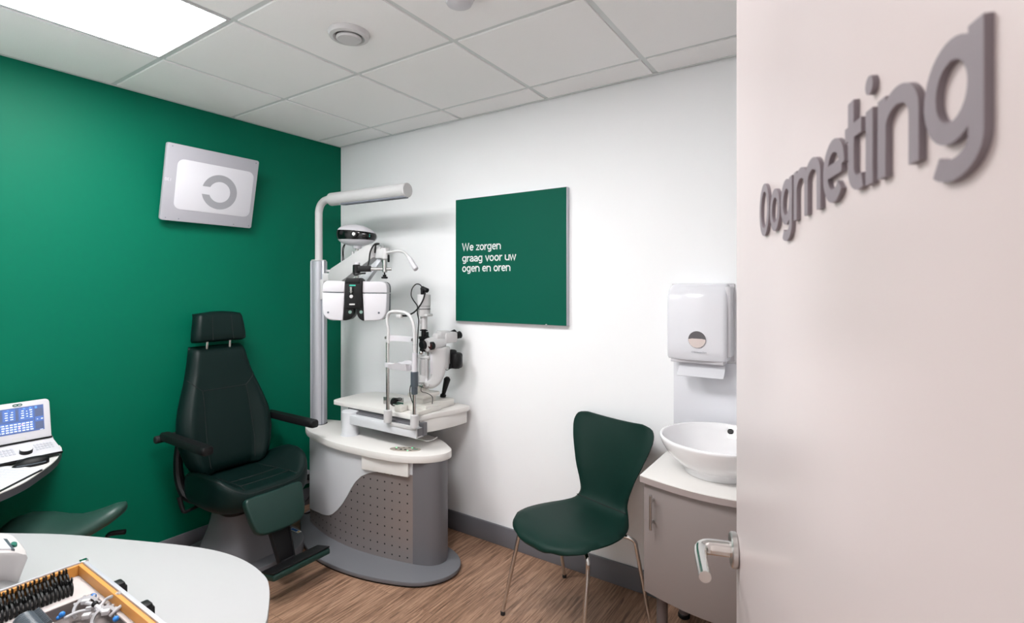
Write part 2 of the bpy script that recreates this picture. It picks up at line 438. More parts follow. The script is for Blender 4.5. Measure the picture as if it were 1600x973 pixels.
# door leaf standing open beside the camera
du = Vector((-.3015, .9535, 0)).normalized()          # hinge -> free edge
dn = Vector((-du.y, du.x, 0))                         # towards the room side that shows
edge = Vector((2.975, -1.527, 0))
DW = .985
hinge = edge-du*DW
dm = frame(hinge, du, Vector((0, 0, 1)), dn)          # local: x along leaf, y up, z out of the face
door = part('door_1', B().bx((0, .008, -.042), (DW, 2.16, 0), .002, dm), 'door', kind='structure')
hz = 1.062
hb = B().cyl(dm @ Vector((DW-.012, hz, 0)), dm @ Vector((DW-.012, hz, .011)), .028, n=36, bev=.002)
hx = DW-.012
ro = part('rosette', hb, 'steel', door, label='round brushed steel rosette')
def P_(x, y, z): return dm @ Vector((x, y, z))
lv = B().tube([P_(hx, hz, .01), P_(hx, hz, .036), P_(hx-.001, hz, .047), P_(hx-.008, hz, .056), P_(hx-.022, hz, .059), P_(hx-.06, hz, .059), P_(hx-.098, hz, .058)], [.0125, .0125, .0122, .0112, .0098, .0092, .0090], n=20, sm=6)
part('handle', lv, 'chrome', door, label='L-shaped shiny steel lever handle')
# raised word on the leaf
t0, t1 = DW-.226, DW-.692          # the word runs from the free edge towards the hinge
wk = (t1-t0)/word_width('Oogmeting')
for lb in word('Oogmeting', lambda x, y, z: P_(t0+x*wk, 1.5585+y*.0445, z), .0, .0034):
    part('letter', lb, 'letter_grey', door, label='raised grey letter')

# ------------------------------------------------------------------ ceiling things
def ceiling_light(i, j, label):
    cx, cy = (xs[i]+xs[i+1])/2, (ys[j]+ys[j+1])/2
    t = thing('ceiling_light', label, 'light', (cx, cy, H), group='square LED ceiling panels')
    f = B()
    for a, b_ in (((-.296, -.296), (.296, -.284)), ((-.296, .284), (.296, .296)), ((-.296, -.284), (-.284, .284)), ((.284, -.284), (.296, .284))):
        f.bx((cx+a[0], cy+a[1], H+.0), (cx+b_[0], cy+b_[1], H+.03))
    f.bx((cx-.29, cy-.29, H+.022), (cx+.29, cy+.29, H+.03))
    part('frame', f, 'white_paint', t)
    part('diffuser', B().bx((cx-.284, cy-.284, H+.003), (cx+.284, cy+.284, H+.008)), 'lamp', t, label='glowing white diffuser')
ceiling_light(1, 3, 'bright square LED ceiling panel above the green wall')
ceiling_light(3, 3, 'square LED ceiling panel between the vent and the open door')
v = thing('ceiling_vent', 'round white air valve in the middle of a ceiling tile', 'vent', (1.445, -1.09, H))
part('outer_ring', B().lathe([(.045, 0), (.05, -.012), (.062, -.022), (.076, -.018), (.082, -.004), (.082, 0)], (1.445, -1.09, H)), 'white_paint', v)
part('valve_disc', B().lathe([(.001, -.004), (.036, -.004), (.048, -.009), (.05, -.016), (.044, -.021), (.001, -.022)], (1.445, -1.09, H-.008)), 'white_paint', v)
sd = thing('smoke_detector', 'small round white detector on the ceiling at the top edge', 'detector', (1.98, -1.05, H))
part('housing', B().lathe([(.05, 0), (.05, -.018), (.044, -.030), (.026, -.036), (.001, -.037)], (1.985, -1.05, H)), 'white_plastic', sd)
part('mounting_plate', B().lathe([(.056, 0), (.056, -.006), (.05, -.009), (.001, -.009)], (1.985, -1.05, H)), 'white_paint', sd)

# ------------------------------------------------------------------ vision screen on the green wall
tl = math.radians(12.6)
cv = Vector((.094, -.954, 2.058))
vm = frame(cv, Vector((0, 1, 0)), Vector((math.sin(tl), 0, math.cos(tl))), Vector((math.cos(tl), 0, -math.sin(tl))))
vs_ = thing('vision_screen', 'grey tilted wall screen showing a broken ring on the green wall', 'screen', mtx=vm)
part('casing', B().prism(rrect(.5, .412, .012), -.022, 0, .002, vm), 'screen_grey', vs_)
part('display', B().prism(rrect(.42, .272, .035, cx=.0175, cy=-.004), -.002, .0015, .0005, vm), 'screen_white', vs_, label='white rounded display')
ring = []
a0 = math.asin(.022/.098); ai = math.asin(.022/.059)
pts_o = [(.098*math.cos(PI-a0-(2*PI-2*a0)*k/60), .098*math.sin(PI-a0-(2*PI-2*a0)*k/60)) for k in range(61)]
pts_i = [(.059*math.cos(PI-ai-(2*PI-2*ai)*k/60), .059*math.sin(PI-ai-(2*PI-2*ai)*k/60)) for k in range(61)]
rg = B()
rg.grid([[Vector((x+.04, y-.016, .0022)) for x, y in pts_o], [Vector((x+.04, y-.016, .0022)) for x, y in pts_i]], vm)
rg2 = bmesh.ops.extrude_face_region(rg.bm, geom=rg.bm.faces[:])
bmesh.ops.translate(rg.bm, vec=-vm.to_3x3().col[2]*.001, verts=[e for e in rg2['geom'] if isinstance(e, bmesh.types.BMVert)])
bmesh.ops.recalc_face_normals(rg.bm, faces=rg.bm.faces[:])
part('broken_ring', rg, mat('ring_grey', (148, 148, 153), .5), vs_, label='grey ring open on its left')
for x, y in ((-.225, .19), (.232, .19), (-.225, -.192), (-.16, -.192), (.14, -.192), (.232, -.192)):
    part('screw', B().cyl(vm @ Vector((x, y, -.001)), vm @ Vector((x, y, .002)), .0028, n=10), 'lettergrey', vs_)
part('lettering', B().text('130', .023, vm @ Matrix.Translation((-.2125, .006, .0008)) @ Matrix.Scale(-1, 4, (1, 0, 0)), extrude=.0006), 'white_plastic', vs_, label='small white mirrored digits')
part('wall_bracket', B().bx((.0, -1.02, 2.0), (.075, -.89, 2.12), .004), 'grey_paint', vs_)

# ------------------------------------------------------------------ sign on the white wall
sg = thing('wall_sign', 'square green sign with white Dutch words on the white wall', 'sign', (1.497, -.015, 1.657))
part('frame', B().bx((1.118, -.029, 1.289), (1.878, -.0, 2.027), .001), 'alu', sg, label='silver edge frame')
part('panel', B().bx((1.120, -.031, 1.291), (1.876, -.027, 2.025)), 'sign_green', sg)
for t_, z_, w_ in (('We zorgen', 1.7135, .285), ('graag voor uw', 1.6475, .388), ('ogen en oren', 1.587, .351)):
    kx_ = w_/word_width(t_)
    xo = 0
    for wd in t_.split():
        wb = B()
        for lb in word(wd, lambda x, y, z: (1.171+(xo+x)*kx_, -.0312-z, z_+y*.0335), 0, .0008):
            me_ = bpy.data.meshes.new('tmp'); lb.bm.to_mesh(me_); lb.bm.free(); wb.bm.from_mesh(me_); bpy.data.meshes.remove(me_)
        part('lettering', wb, 'sign_text', sg, label='white lettering')
        xo += word_width(wd)+.07+glyph(' ')[0]
part('clip', B().ball((1.755, -.032, 1.29), .006), 'white_plastic', sg)

# ------------------------------------------------------------------ refraction unit
def at_x(pts): return pts
U = thing('refraction_unit', 'grey and white ophthalmic stand with pole lamp, worktop and swing table', 'medical stand', (.8, -.42, 0))
plate = cr([(.15, -.36), (.20, -.46), (.304, -.537), (.5, -.652), (.732, -.715), (.99, -.705), (1.2, -.652), (1.345, -.583), (1.42, -.48), (1.428, -.39), (1.395, -.32), (1.32, -.262), (1.2, -.225), (.9, -.165), (.5, -.13), (.25, -.15), (.15, -.24)], 5, True)
part('base_plate', B().prism(plate, .009, .030, .004), 'grey_paint', U)
def inset(o, d):
    c = (sum(p[0] for p in o)/len(o), sum(p[1] for p in o)/len(o))
    return [(p[0]+(c[0]-p[0])*d, p[1]+(c[1]-p[1])*d) for p in o]
part('foot_rim', B().prism(inset(plate, .02), 0, .009), 'rubber', U)
FC = [(.305, -.470), (.37, -.491), (.45, -.510), (.58, -.534), (.70, -.543), (.81, -.542), (.92, -.532), (1.024, -.515), (1.11, -.498), (1.197, -.477)]
EC = [(1.197, -.477), (1.25, -.459), (1.292, -.435), (1.318, -.40), (1.322, -.36), (1.305, -.32), (1.27, -.29), (1.2, -.262)]
core = [(x, y+.006) for x, y in cr(FC, 4)]+[(x-.006, y+.004) for x, y in cr(EC, 4)[1:]]+[(.9, -.21), (.5, -.19), (.30, -.21), (.285, -.3), (.285, -.455)]
part('cabinet_core', B().prism(core, .03, .57), 'grey_dark', U)
F = cr(FC, 6)
WV = [(.30, .110), (.321, .115), (.38, .124), (.444, .134), (.50, .140), (.543, .149), (.58, .158), (.614, .175), (.666, .213), (.719, .267), (.752, .311), (.785, .360), (.822, .408), (.868, .448), (.912, .470), (.948, .483), (1.0, .495), (1.06, .5), (1.13, .502), (1.2, .502)]
def wave(x):
    for (a, b_), (c, d) in zip(WV, WV[1:]):
        if a <= x <= c: return b_+(d-b_)*(x-a)/(c-a)
    return WV[-1][1]
Fs = []
for (a, b_), (c, d) in zip(F, F[1:]):
    for k in range(3): Fs.append((a+(c-a)*k/3, b_+(d-b_)*k/3))
Fs.append(F[-1])
up = B().grid([[(x, y-.004, wave(x)+(.566-wave(x))*k/4) for x, y in Fs] for k in range(5)])
ex = bmesh.ops.extrude_face_region(up.bm, geom=up.bm.faces[:])
bmesh.ops.translate(up.bm, vec=(0, .008, 0), verts=[e for e in ex['geom'] if isinstance(e, bmesh.types.BMVert)])
bmesh.ops.recalc_face_normals(up.bm, faces=up.bm.faces[:])
part('front_panel', up, 'grey_light', U, label='light grey panel with a wavy lower edge')
pb = B().grid([[(x, y, .03+(wave(x)+.012-.03)*k/10) for x, y in Fs] for k in range(11)])
luv = pb.bm.loops.layers.uv.new('uv'); pb.bm.verts.ensure_lookup_table()
arc = {}; s_ = 0.
for i, p in enumerate(Fs):
    if i: s_ += math.hypot(p[0]-Fs[i-1][0], p[1]-Fs[i-1][1])
    arc[round(p[0], 5)] = s_
for f in pb.bm.faces:
    for l in f.loops:
        kx = min(arc, key=lambda q_: abs(q_-l.vert.co.x)); l[luv].uv = (arc[kx], l.vert.co.z)
part('perforated_panel', pb, 'perf', U, label='perforated steel panel with rows of square holes')
E_ = cr(EC, 6)
eb = B().grid([[(x, y, z) for x, y in E_] for z in (.03, .3, .57)])
ex = bmesh.ops.extrude_face_region(eb.bm, geom=eb.bm.faces[:])
bmesh.ops.translate(eb.bm, vec=(-.004, .003, 0), verts=[e for e in ex['geom'] if isinstance(e, bmesh.types.BMVert)])
bmesh.ops.recalc_face_normals(eb.bm, faces=eb.bm.faces[:])
part('end_panel', eb, 'grey_dark', U, label='dark grey rounded end panel')
top = cr([(.168, -.345), (.200, -.425), (.290, -.486), (.43, -.534), (.6, -.564), (.75, -.572), (.895, -.565), (1.03, -.552), (1.13, -.533), (1.216, -.498), (1.295, -.433), (1.328, -.37), (1.320, -.307), (1.246, -.250), (1.105, -.18), (.85, -.155), (.5, -.19), (.318, -.236), (.20, -.274), (.165, -.31)], 5, True)
part('worktop', B().prism(top, .571, .610, .003), 'white_lam', U, label='white laminate worktop')
d0, d1 = Vector((.888, -.556, 0)), Vector((1.187, -.503, 0)); dt = (d1-d0).normalized(); dq = Vector((dt.y, -dt.x, 0))
dpl = [d0, d1, d1-dq*.016, d0-dq*.016]
dr = part('drawer', B().prism([(p.x, p.y) for p in dpl], .494, .5695, .002), 'white_lam', U, label='white drawer front under the worktop')
dm_ = (d0+d1)/2
part('drawer_catch', B().cyl((dm_.x+.03, dm_.y+.012, .496), (dm_.x+.03, dm_.y+.012, .487), .004, n=10), 'steel', dr)
oc = (1.102, -.438); orot = math.radians(26)
cp = part('control_panel', B().prism(ell(.087, .037, 40, *oc, orot), .609, .6125), 'oval', U, label='oval beige control panel')
def ov(u, v): return (oc[0]+u*math.cos(orot)-v*math.sin(orot), oc[1]+u*math.sin(orot)+v*math.cos(orot))
for u, v_, mm in ((-.048, -.010, 'black'), (-.020, -.014, 'black'), (-.022, -.006, 'black'), (.006, -.016, 'black'), (.004, -.008, 'black'), (-.044, .017, 'black'), (-.014, .022, 'black'), (.016, .022, 'black'), (.044, .020, 'black'), (.036, -.022, 'black')):
    x, y = ov(u, v_); part('button', B().prism(ell(.0075, .003, 12, x, y, orot), .612, .6135), mm, cp)
for u, v_ in ((-.055, .016), (.033, .021), (.022, -.026)):
    x, y = ov(u, v_); part('indicator', B().prism(ell(.003, .003, 10, x, y), .612, .614), 'led', cp, label='lit green indicator')
x, y = ov(.056, .000); part('logo', B().prism(ell(.017, .005, 20, x, y, orot+.1), .612, .6132), 'logo_green', cp)

# pole
PX, PY = .243, -.363
ru = Vector((CA, SA, 0)); rn = Vector((SA, -CA, 0))
pm = frame((PX, PY, 0), ru, rn, Vector((0, 0, 1)))
if pm.to_3x3().determinant() < 0: pm = frame((PX, PY, 0), ru, -rn, Vector((0, 0, 1)))
po = part('pole', B().cyl((PX, PY, .60), (PX, PY, 1.665), .041, n=36).bx((-.045, -.030, .60), (.045, .030, 1.665), .004, pm), 'alu', U, label='aluminium pole')
part('pole_groove', B().bx((.0295, -.0325, .61), (.0325, -.027, 1.66), 0, pm).bx((-.0325, -.0325, .61), (-.0295, -.027, 1.66), 0, pm), 'lettergrey', po)
part('pole_cap', B().cyl((PX, PY, 1.664), (PX, PY, 1.672), .0455, n=36, bev=.002), 'white_paint', po)
part('pole_collar', B().lathe([(.046, .61), (.052, .61), (.052, .612), (.046, .612)], (PX+.003, PY, 0), caps=False), 'rubber', po)
ld = Vector((1, .012, -.012)).normalized()
zl = 2.055
up_ = Vector((PX, PY, 0))
b = B().tube([up_+Vector((0, 0, 1.66)), up_+Vector((0, 0, 1.8)), up_+Vector((0, 0, 1.95)), up_+Vector((0, 0, 1.99))+ld*.002, up_+Vector((0, 0, 2.030))+ld*.022, up_+Vector((0, 0, zl))+ld*.07, up_+Vector((0, 0, zl))+ld*.16], .0235, n=20, sm=6)
la = part('lamp_pole', b, 'white_paint', U, label='white upper pole bent over at the top')
l0 = up_+ld*.125+Vector((0, 0, zl)); l1 = up_+ld*.795+Vector((0, 0, zl))
part('lamp_head', B().cyl(l0, l1, .041, n=40, bev=.004), 'white_paint', U, label='white horizontal tube lamp')
lm = frame(l0, ld, Vector((0, 0, 1)).cross(ld).normalized(), ld.cross(Vector((0, 0, 1)).cross(ld)).normalized())
part('lamp_slot', B().prism(rrect(.56, .044, .020, cx=.385), -.0435, -.024, .002, lm), 'lettergrey', U, label='dark reflector slot under the lamp')
# phoropter arm
def armprism(px, y0, y1, bev=.004):
    o = [Py(a, c, -.365) for a, c in px]; m = frame((0, 0, 0), Vector((1, 0, 0)), Vector((0, 0, 1)), Vector((0, -1, 0)))
    return B().prism([(p.x, p.z) for p in o], y0, y1, bev, m)
ar = part('phoropter_arm', armprism([(519, 446), (517, 431), (521, 420), (576, 384), (582, 383), (587, 388), (588, 402), (536, 441)], .335, .39), 'white_paint', U, label='white slanting swing arm')
part('arm_link', armprism([(556, 441), (589, 404), (597, 404), (571, 441)], .335, .365), 'grey_light', U)
part('arm_bracket', B().bx((.022, -.045, 1.415), (.070, .02, 1.545), .006, pm).bx((.04, -.045, 1.505), (.12, .02, 1.585), .006, pm), 'white_paint', U, label='bracket clamping the arm to the pole')
hp = Py(602, 395, -.36)
ah = B().cyl(hp+Vector((0, 0, -.036)), hp+Vector((0, 0, .028)), .024, n=28, bev=.003).box(hp+Vector((-.03, 0, -.004)), (.06, .05, .056), .006)
ah.tube([hp+Vector((-.07, 0, .025)), hp+Vector((-.05, .0, .02)), hp+Vector((-.02, 0, .02))], .022, n=14)
ahp = part('arm_head', ah, 'white_paint', U)
part('clamp_lever', B().bx((hp.x+.03, hp.y-.012, hp.z-.055), (hp.x+.038, hp.y+.0, hp.z-.012), .003), 'black', ahp)
rb = B().tube([hp+Vector((.015, -.005, .0)), hp+Vector((.06, -.005, .004)), hp+Vector((.12, 0, .006)), hp+Vector((.16, .0, -.006)), hp+Vector((.19, .0, -.032))], [.008, .0075, .0075, .0075, .009], n=14)
rl = part('reading_lamp_neck', rb, 'white_paint', U, label='bent white reading lamp neck')
part('reading_lamp_head', B().tube([hp+Vector((.186, 0, -.028)), hp+Vector((.196, 0, -.040)), hp+Vector((.232, 0, -.083)), hp+Vector((.246, 0, -.10)), hp+Vector((.249, 0, -.103))], [.008, .0125, .0145, .0145, .008], n=16), 'white_plastic', rl)
part('arm_cable', B().tube([hp+Vector((-.055, -.03, .0)), hp+Vector((-.04, -.035, .045)), hp+Vector((-.02, -.03, .052)), hp+Vector((-.04, -.04, .052)), hp+Vector((-.075, -.045, .01)), hp+Vector((-.085, -.05, -.06)), hp+Vector((-.085, -.07, -.105))], .0045, n=8), 'rubber', U, label='black cable looping over the arm')
# swing table
part('table_column', B().cyl((.617, -.413, .60), (.617, -.413, .752), .0505, n=40, bev=.003).lathe([(.0505, .61), (.057, .61), (.057, .612), (.0505, .612)], (.617, -.413, 0), caps=False), 'grey_light', U, label='light grey table column')
bmx = B().bx((.60, -.448, .684), (1.195, -.385, .736), .003)
part('rail_shade_filler', B().bx((.56, -.385, .70), (1.15, -.10, .758), .002).bx((.62, -.41, .735), (1.16, -.38, .748)), 'grey_dark', U)  # dark filler: slide rails plus the shadow gap under the table top
be = part('table_beam', bmx, 'grey_light', U, label='light grey beam under the table top')
part('beam_bracket', B().bx((1.172, -.402, .69), (1.205, -.375, .76), .001).bx((1.196, -.44, .695), (1.2, -.40, .735)), 'grey_dark', U)
ttop = cr([(.422, -.375), (.436, -.394), (.47, -.397), (.55, -.397), (.8, -.397), (1.0, -.397), (1.10, -.397), (1.142, -.392), (1.166, -.368), (1.196, -.28), (1.220, -.20), (1.240, -.10), (1.244, -.06), (1.228, -.036), (1.18, -.031), (1.0, -.03), (.7, -.032), (.52, -.05), (.45, -.085), (.415, -.14), (.41, -.25)], 4, True)
part('table_top', B().prism(ttop, .762, .790, .004), 'white_lam', U, label='white swing table top')
apr = [(1.0, -.375), (1.152, -.375), (1.18, -.32), (1.208, -.22), (1.225, -.10), (1.225, -.055), (1.0, -.055)]
part('table_apron', B().prism(cr(apr[1:6], 4)+[apr[6], apr[0]], .690, .762, .002), 'white_lam', U, label='white apron under the table end')
part('wire_rail', B().tube([Pz(606, 672.5, .675), Pz(625, 678, .672), Pz(655, 686, .668), Pz(668, 688.5, .667), Pz(676, 687, .668), Pz(683, 682.5, .675)], .0032, n=8), 'steel', U)
part('rail_plate', B().bx((1.0, -.452, .728), (1.19, -.447, .748), .001), 'white_paint', U)
pb_ = B().tube([Vector((PX+.03, PY+.03, 1.60)), Vector((PX+.09, PY+.07, 1.60)), Vector((.438, -.25, 1.60)), Vector((.438, -.25, 1.66)), Vector((.438, -.25, 1.725))], .009, n=12)
part('projector_bracket', pb_, 'white_paint', U)

# ------------------------------------------------------------------ chart projector
pc = Py(558, 368, -.25)
nrm = Vector((.46, -.888, 0)).normalized(); uu = Vector((-nrm.y, nrm.x, 0))
jm = frame(pc, uu, Vector((0, 0, 1)), nrm)       # local: x right, y up, z to the front
if jm.to_3x3().determinant() < 0: print('chart frame flipped')
J = thing('chart_projector', 'white rounded projector head with a black front band above the swing arm', 'projector', mtx=Matrix.Translation(pc))
def shell(th, y, k=1.0):
    # superellipse outline at height y (-1..1), leaning dome
    yy = max(-1, min(1, y)); r = (1-abs(yy)**2.3)**.5
    rx = .127*r*k; rz = .085*r*k
    cx = -.012*yy if yy > 0 else 0
    c, s = math.cos(th), math.sin(th)
    x = rx*math.copysign(abs(c)**.8, c)+cx; z = rz*math.copysign(abs(s)**.8, s)
    hgt = .074 if yy > 0 else .068
    yv = yy*hgt*(1-.22*max(0, x/.127)) if yy > 0 else yy*hgt*(1-.10*x/.127)
    return (x, yv-.05*x*.6, z)
rows = [[shell(2*PI*k/40, -1+2*i/24) for k in range(40)] for i in range(1, 24)]
part('body', B().loft(rows, mtx=jm), 'white_plastic', J, smooth=60)
band = []
for i in range(9):
    row = []
    for k in range(29):
        th = PI*1.02-k/28*PI*1.02+.0
        f = k/28
        lo = -.38-.10*f; hi = .46-.20*f
        row.append(shell(th, lo+(hi-lo)*i/8, 1.015))
    band.append(row)
bd = part('front_band', B().grid(band, jm), 'blackgloss', J, smooth=60, label='glossy black front band')
def jp(x, y, z): return jm @ Vector((x, y, z))
part('lens_ring', B().cyl(jp(.019, 0, .06), jp(.019, 0, .102), .024, n=28, bev=.003), 'black', J)
part('lens', B().cyl(jp(.022, 0, .1), jp(.022, 0, .108), .0125, n=24, bev=.003), 'chrome', J, label='shiny lens')
part('sensor', B().box((.055, -.021, .079), (.024, .010, .012), .002, jm), 'black', J)
for y in (-.012, -.001): part('indicator', B().box((.106, y, .058), (.004, .006, .004), .001, jm), 'glow_teal', bd, label='lit teal indicator')
part('mark', B().box((.063, -.001, .083), (.022, .005, .003), 0, jm @ Matrix.Rotation(.25, 4, 'Y')), 'glow_teal', bd)
part('neck', B().cyl(jp(.0, -.062, 0), jp(.0, -.084, 0), .030, .026, n=28, bev=.003).cyl(jp(.0, -.050, 0), jp(.0, -.066, 0), .06, .034, n=28), 'white_plastic', J)
part('post', B().cyl(jp(.0, -.080, 0), jp(.0, -.100, 0), .010, n=16), 'steel', J)
part('post_foot', B().cyl(jp(.0, -.098, 0), jp(.0, -.135, 0), .016, n=20, bev=.002), 'white_paint', J)
part('cable', B().tube([jp(-.09, -.04, -.03), jp(-.105, -.075, -.02), jp(-.107, -.12, -.02), jp(-.105, -.17, -.02), jp(-.098, -.2, -.03)], .003, n=8).tube([jp(-.085, -.04, -.03), jp(-.094, -.065, -.02), jp(-.101, -.1, -.02), jp(-.1, -.18, -.03)], .003, n=8), 'rubber', J, label='two hanging black cables')

# ------------------------------------------------------------------ phoropter
fp = Py(557, 470, -.487)
hn = Vector((.60, -.80, 0)).normalized(); hu = Vector((-hn.y, hn.x, 0))
hm = frame(fp, hu, Vector((0, 0, 1)), hn)
PH = thing('phoropter', 'white phoropter head with black centre hanging from the swing arm', 'phoropter', mtx=Matrix.Translation(fp))
k_ = .00362
def q(px, py): return ((px-557)*k_, (470-py)*k_)
def hp_(x, y, z): return hm @ Vector((x, y, z))
for sgn in (-1, 1):
    if sgn < 0:
        lo = [q(541.5, 457.3), q(507.2, 456.4), q(507.2, 483)]+[tuple(p) for p in cr([q(508.5, 489), q(511.5, 494.5), q(517, 498.7), q(524, 500.2)], 3)]+[q(539, 500.3)]
        hi = [q(542.3, 439), q(541.6, 456.3), q(507.2, 455.4), q(507.4, 447)]+cr([q(508.5, 443), q(511, 440), q(515, 438.3), q(520, 438)], 3)
    else:
        lo = [q(569, 458), q(607, 458.3), q(606.5, 484)]+cr([q(605.2, 490), q(602, 495.5), q(597, 499.5), q(590, 501)], 3)+[q(571.5, 501)]
        hi = [q(569.3, 439), q(599, 439.4)]+cr([q(602.5, 440.5), q(605.5, 443.2), q(607, 448), q(607.2, 452)], 3)+[q(607.1, 457.2), q(569, 457)]
    h = part('housing', B().prism(lo, -.045, .045, .008, hm, seg=3).prism(hi, -.045, .045, .006, hm, seg=3), 'white_plastic', PH, label='white %s half of the head' % ('left' if sgn < 0 else 'right'))
    part('back_cover', B().prism([(x*1.0+.004, y) for x, y in lo], -.06, -.044, .004, hm).prism([(x+.004, y) for x, y in hi], -.06, -.044, .004, hm).box((q(524 if sgn < 0 else 588, 457)[0], q(0, 456.9)[1], 0), (.11, .006, .084), 0, hm), 'lens_grey', PH)
    a = q(516.5, 487.5) if sgn < 0 else q(594.5, 488.3)
    part('forehead_dial', B().cyl(hp_(*a, .043), hp_(*a, .0465), .0058, n=18), 'lens_grey', h)
    if sgn < 0: lobe = [q(542, 470), q(556, 470), q(556, 486)]+cr([q(555, 491), q(552, 496), q(548, 499), q(543, 500)], 3)+[q(539.5, 500)]
    else: lobe = [q(560.5, 470), q(569, 470), q(571.5, 501)]+cr([q(569, 500.5), q(565, 498), q(561.5, 493), q(560, 487)], 3)
    e = part('eye_tube', B().prism(lobe, -.05, .046, .004, hm), 'black', PH, label='black inner eye tube')
    c = q(550.2, 487) if sgn < 0 else q(567.2, 487)
    part('lens', B().cyl(hp_(*c, .044), hp_(*c, .048), .0095, n=20, bev=.001), 'glass', e)
blk = [q(543.5, 438), q(546, 434), q(565, 434), q(568.5, 437), q(568.3, 478), q(566.5, 481.5), q(545, 481.5), q(543, 478)]
cb_ = part('centre_block', B().prism(blk, -.04, .062, .004, hm), 'black', PH, label='black centre block')
part('block_cap', B().prism([q(546, 433.8), q(565.5, 433.8), q(566.5, 442), q(545.2, 442)], -.03, .066, .003, hm), 'black', PH)
c = q(553.5, 451)
part('knob', B().cyl(hp_(c[0], c[1]+.012, .072), hp_(c[0], c[1]-.012, .072), .007, n=16, bev=.001).cyl(hp_(c[0], c[1]-.012, .072), hp_(c[0], c[1]-.018, .072), .010, n=18, bev=.002).cyl(hp_(c[0], c[1]-.017, .072), hp_(c[0], c[1]-.024, .072), .004, n=12), 'steel', cb_, label='small steel knob')
c = q(553.3, 462.5); part('dial', B().cyl(hp_(*c, .06), hp_(*c, .067), .0098, n=22, bev=.001), 'white_paint', cb_, label='round white dial')
c = q(554.3, 474.8); part('scale_window', B().box((*c, .062), (.030, .008, .002), 0, hm), 'white_paint', cb_)
c = q(555, 445.5); part('level', B().box((*c, .062), (.034, .007, .003), .001, hm), 'glow_teal', cb_, label='green spirit level')  # level shares the indicators' glow, though it is no lamp
part('stem', B().cyl(hp_(*q(558, 436), 0), hp_(*q(558, 412), 0), .0085, n=16), 'steel', PH)
part('stem_screw', B().cyl(hp_(*q(558, 413), 0), hp_(*q(558, 408.7), 0), .016, n=20, bev=.003), 'white_plastic', PH)
b = B().box((q(568, 0)[0], q(0, 419)[1], 0), (.085, .034, .034), .004, hm).cyl(hp_(*q(557, 426), 0), hp_(*q(557, 412.5), 0), .021, n=24, bev=.003)
b.tube([hp_(*q(553, 426), .01), hp_(*q(556, 429), .015), hp_(*q(562, 427), .01), hp_(*q(572, 426), .01)], .005, n=8)
part('swivel_block', b, 'black', PH, label='black swivel block')
part('cross_rod', B().cyl(hp_(*q(580, 419.3), 0), hp_(*q(612, 419.3), 0), .009, n=16, bev=.001).cyl(hp_(*q(580, 419.3), 0), hp_(*q(582.5, 419.3), 0), .011, n=16), 'steel', PH)
vb = B().cyl(hp_(*q(601.3, 405), 0), hp_(*q(601.3, 424.5), 0), .014, n=20, bev=.001)
vb.tube([hp+Vector((0, 0, -.03)), hp+Vector((0.002, -.02, -.045)), hp_(*q(601.3, 406), 0)], .012, n=12)
part('hanger_rod', vb, 'steel', PH)
part('height_knob', B().cyl(hp_(*q(601, 424), 0), hp_(*q(601, 428.5), 0), .004, n=12).cyl(hp_(*q(601, 428.3), 0), hp_(*q(601, 432), 0), .010, n=18, bev=.001).cyl(hp_(*q(601, 431.5), 0), hp_(*q(601, 434.5), 0), .0185, n=20, bev=.003), 'black', PH, label='black height knob')

# ------------------------------------------------------------------ slit lamp
S = thing('slit_lamp', 'white slit lamp microscope with chin rest on the swing table', 'slit lamp', (1.07, -.25, .79))
part('base', B().bx((.975, -.33, .791), (1.155, -.085, .832), .006), 'ivory', S)
part('rail_cover', B().bx((1.10, -.40, .791), (1.165, -.215, .815), .004), 'ivory', S, label='ivory rail cover')
part('rail_cover', B().bx((.965, -.39, .791), (1.02, -.335, .822), .005), 'ivory', S, label='ivory rail cover')
part('axle', B().cyl((.86, -.30, .812), (.98, -.30, .812), .009, n=14).cyl((.86, -.315, .806), (.98, -.315, .806), .006, n=12), 'chrome', S, label='chrome axle rods')
part('axle_wheel', B().cyl((.86, -.30, .815), (.885, -.30, .815), .024, n=24, bev=.004), 'black', S)
part('rail_plate', B().box((.845, -.28, .815), (.13, .006, .042), .001, rz=.35), 'steel', S)
part('stage', B().bx((1.02, -.30, .832), (1.105, -.19, .862), .006).bx((.995, -.32, .862), (1.125, -.175, .888), .01), 'ivory', S)
part('pivot', B().cyl((1.06, -.255, .886), (1.06, -.255, .925), .034, n=28, bev=.003).bx((1.028, -.30, .886), (1.068, -.25, .93), .004), 'ivory', S)
part('pivot_scale', B().cyl((1.06, -.255, .925), (1.06, -.255, .948), .026, n=28, bev=.002).cyl((1.06, -.255, .948), (1.06, -.255, .985), .030, .026, n=28, bev=.003).cyl((1.06, -.255, .948), (1.06, -.255, .951), .036, n=28), 'white_paint', S)
jb = Vector((1.075, -.10, .83)); jt = Vector((1.11, -.095, .955))
part('joystick', B().cyl(jb, jb+(jt-jb)*.15, .018, n=20, bev=.003).tube([jb+(jt-jb)*.1, jb+(jt-jb)*.3, jb+(jt-jb)*.8, jb+(jt-jb)*.9, jt], [.010, .013, .019, .020, .010], n=16), 'black', S, label='black joystick')
TX, TY = 1.062, -.25
def zt(py): return 1.497-.003716*(py-448)
def tc(y0, y1, r, bev=.002, dx=0, r1=None): return ((TX+dx, TY, zt(y1)), (TX+dx, TY, zt(y0)), r if r1 is None else r1, r, 28, bev)
b = B().cyl(*tc(460, 477.8, .0395)).cyl(*tc(477.5, 490.5, .0375, .001))
lh = part('lamp_housing', b, 'white_paint', S, label='white cylindrical lamp housing')
part('housing_ring', B().cyl(*tc(482, 483, .0385, 0)).cyl(*tc(477.3, 478.1, .0378, 0)), 'black', lh)
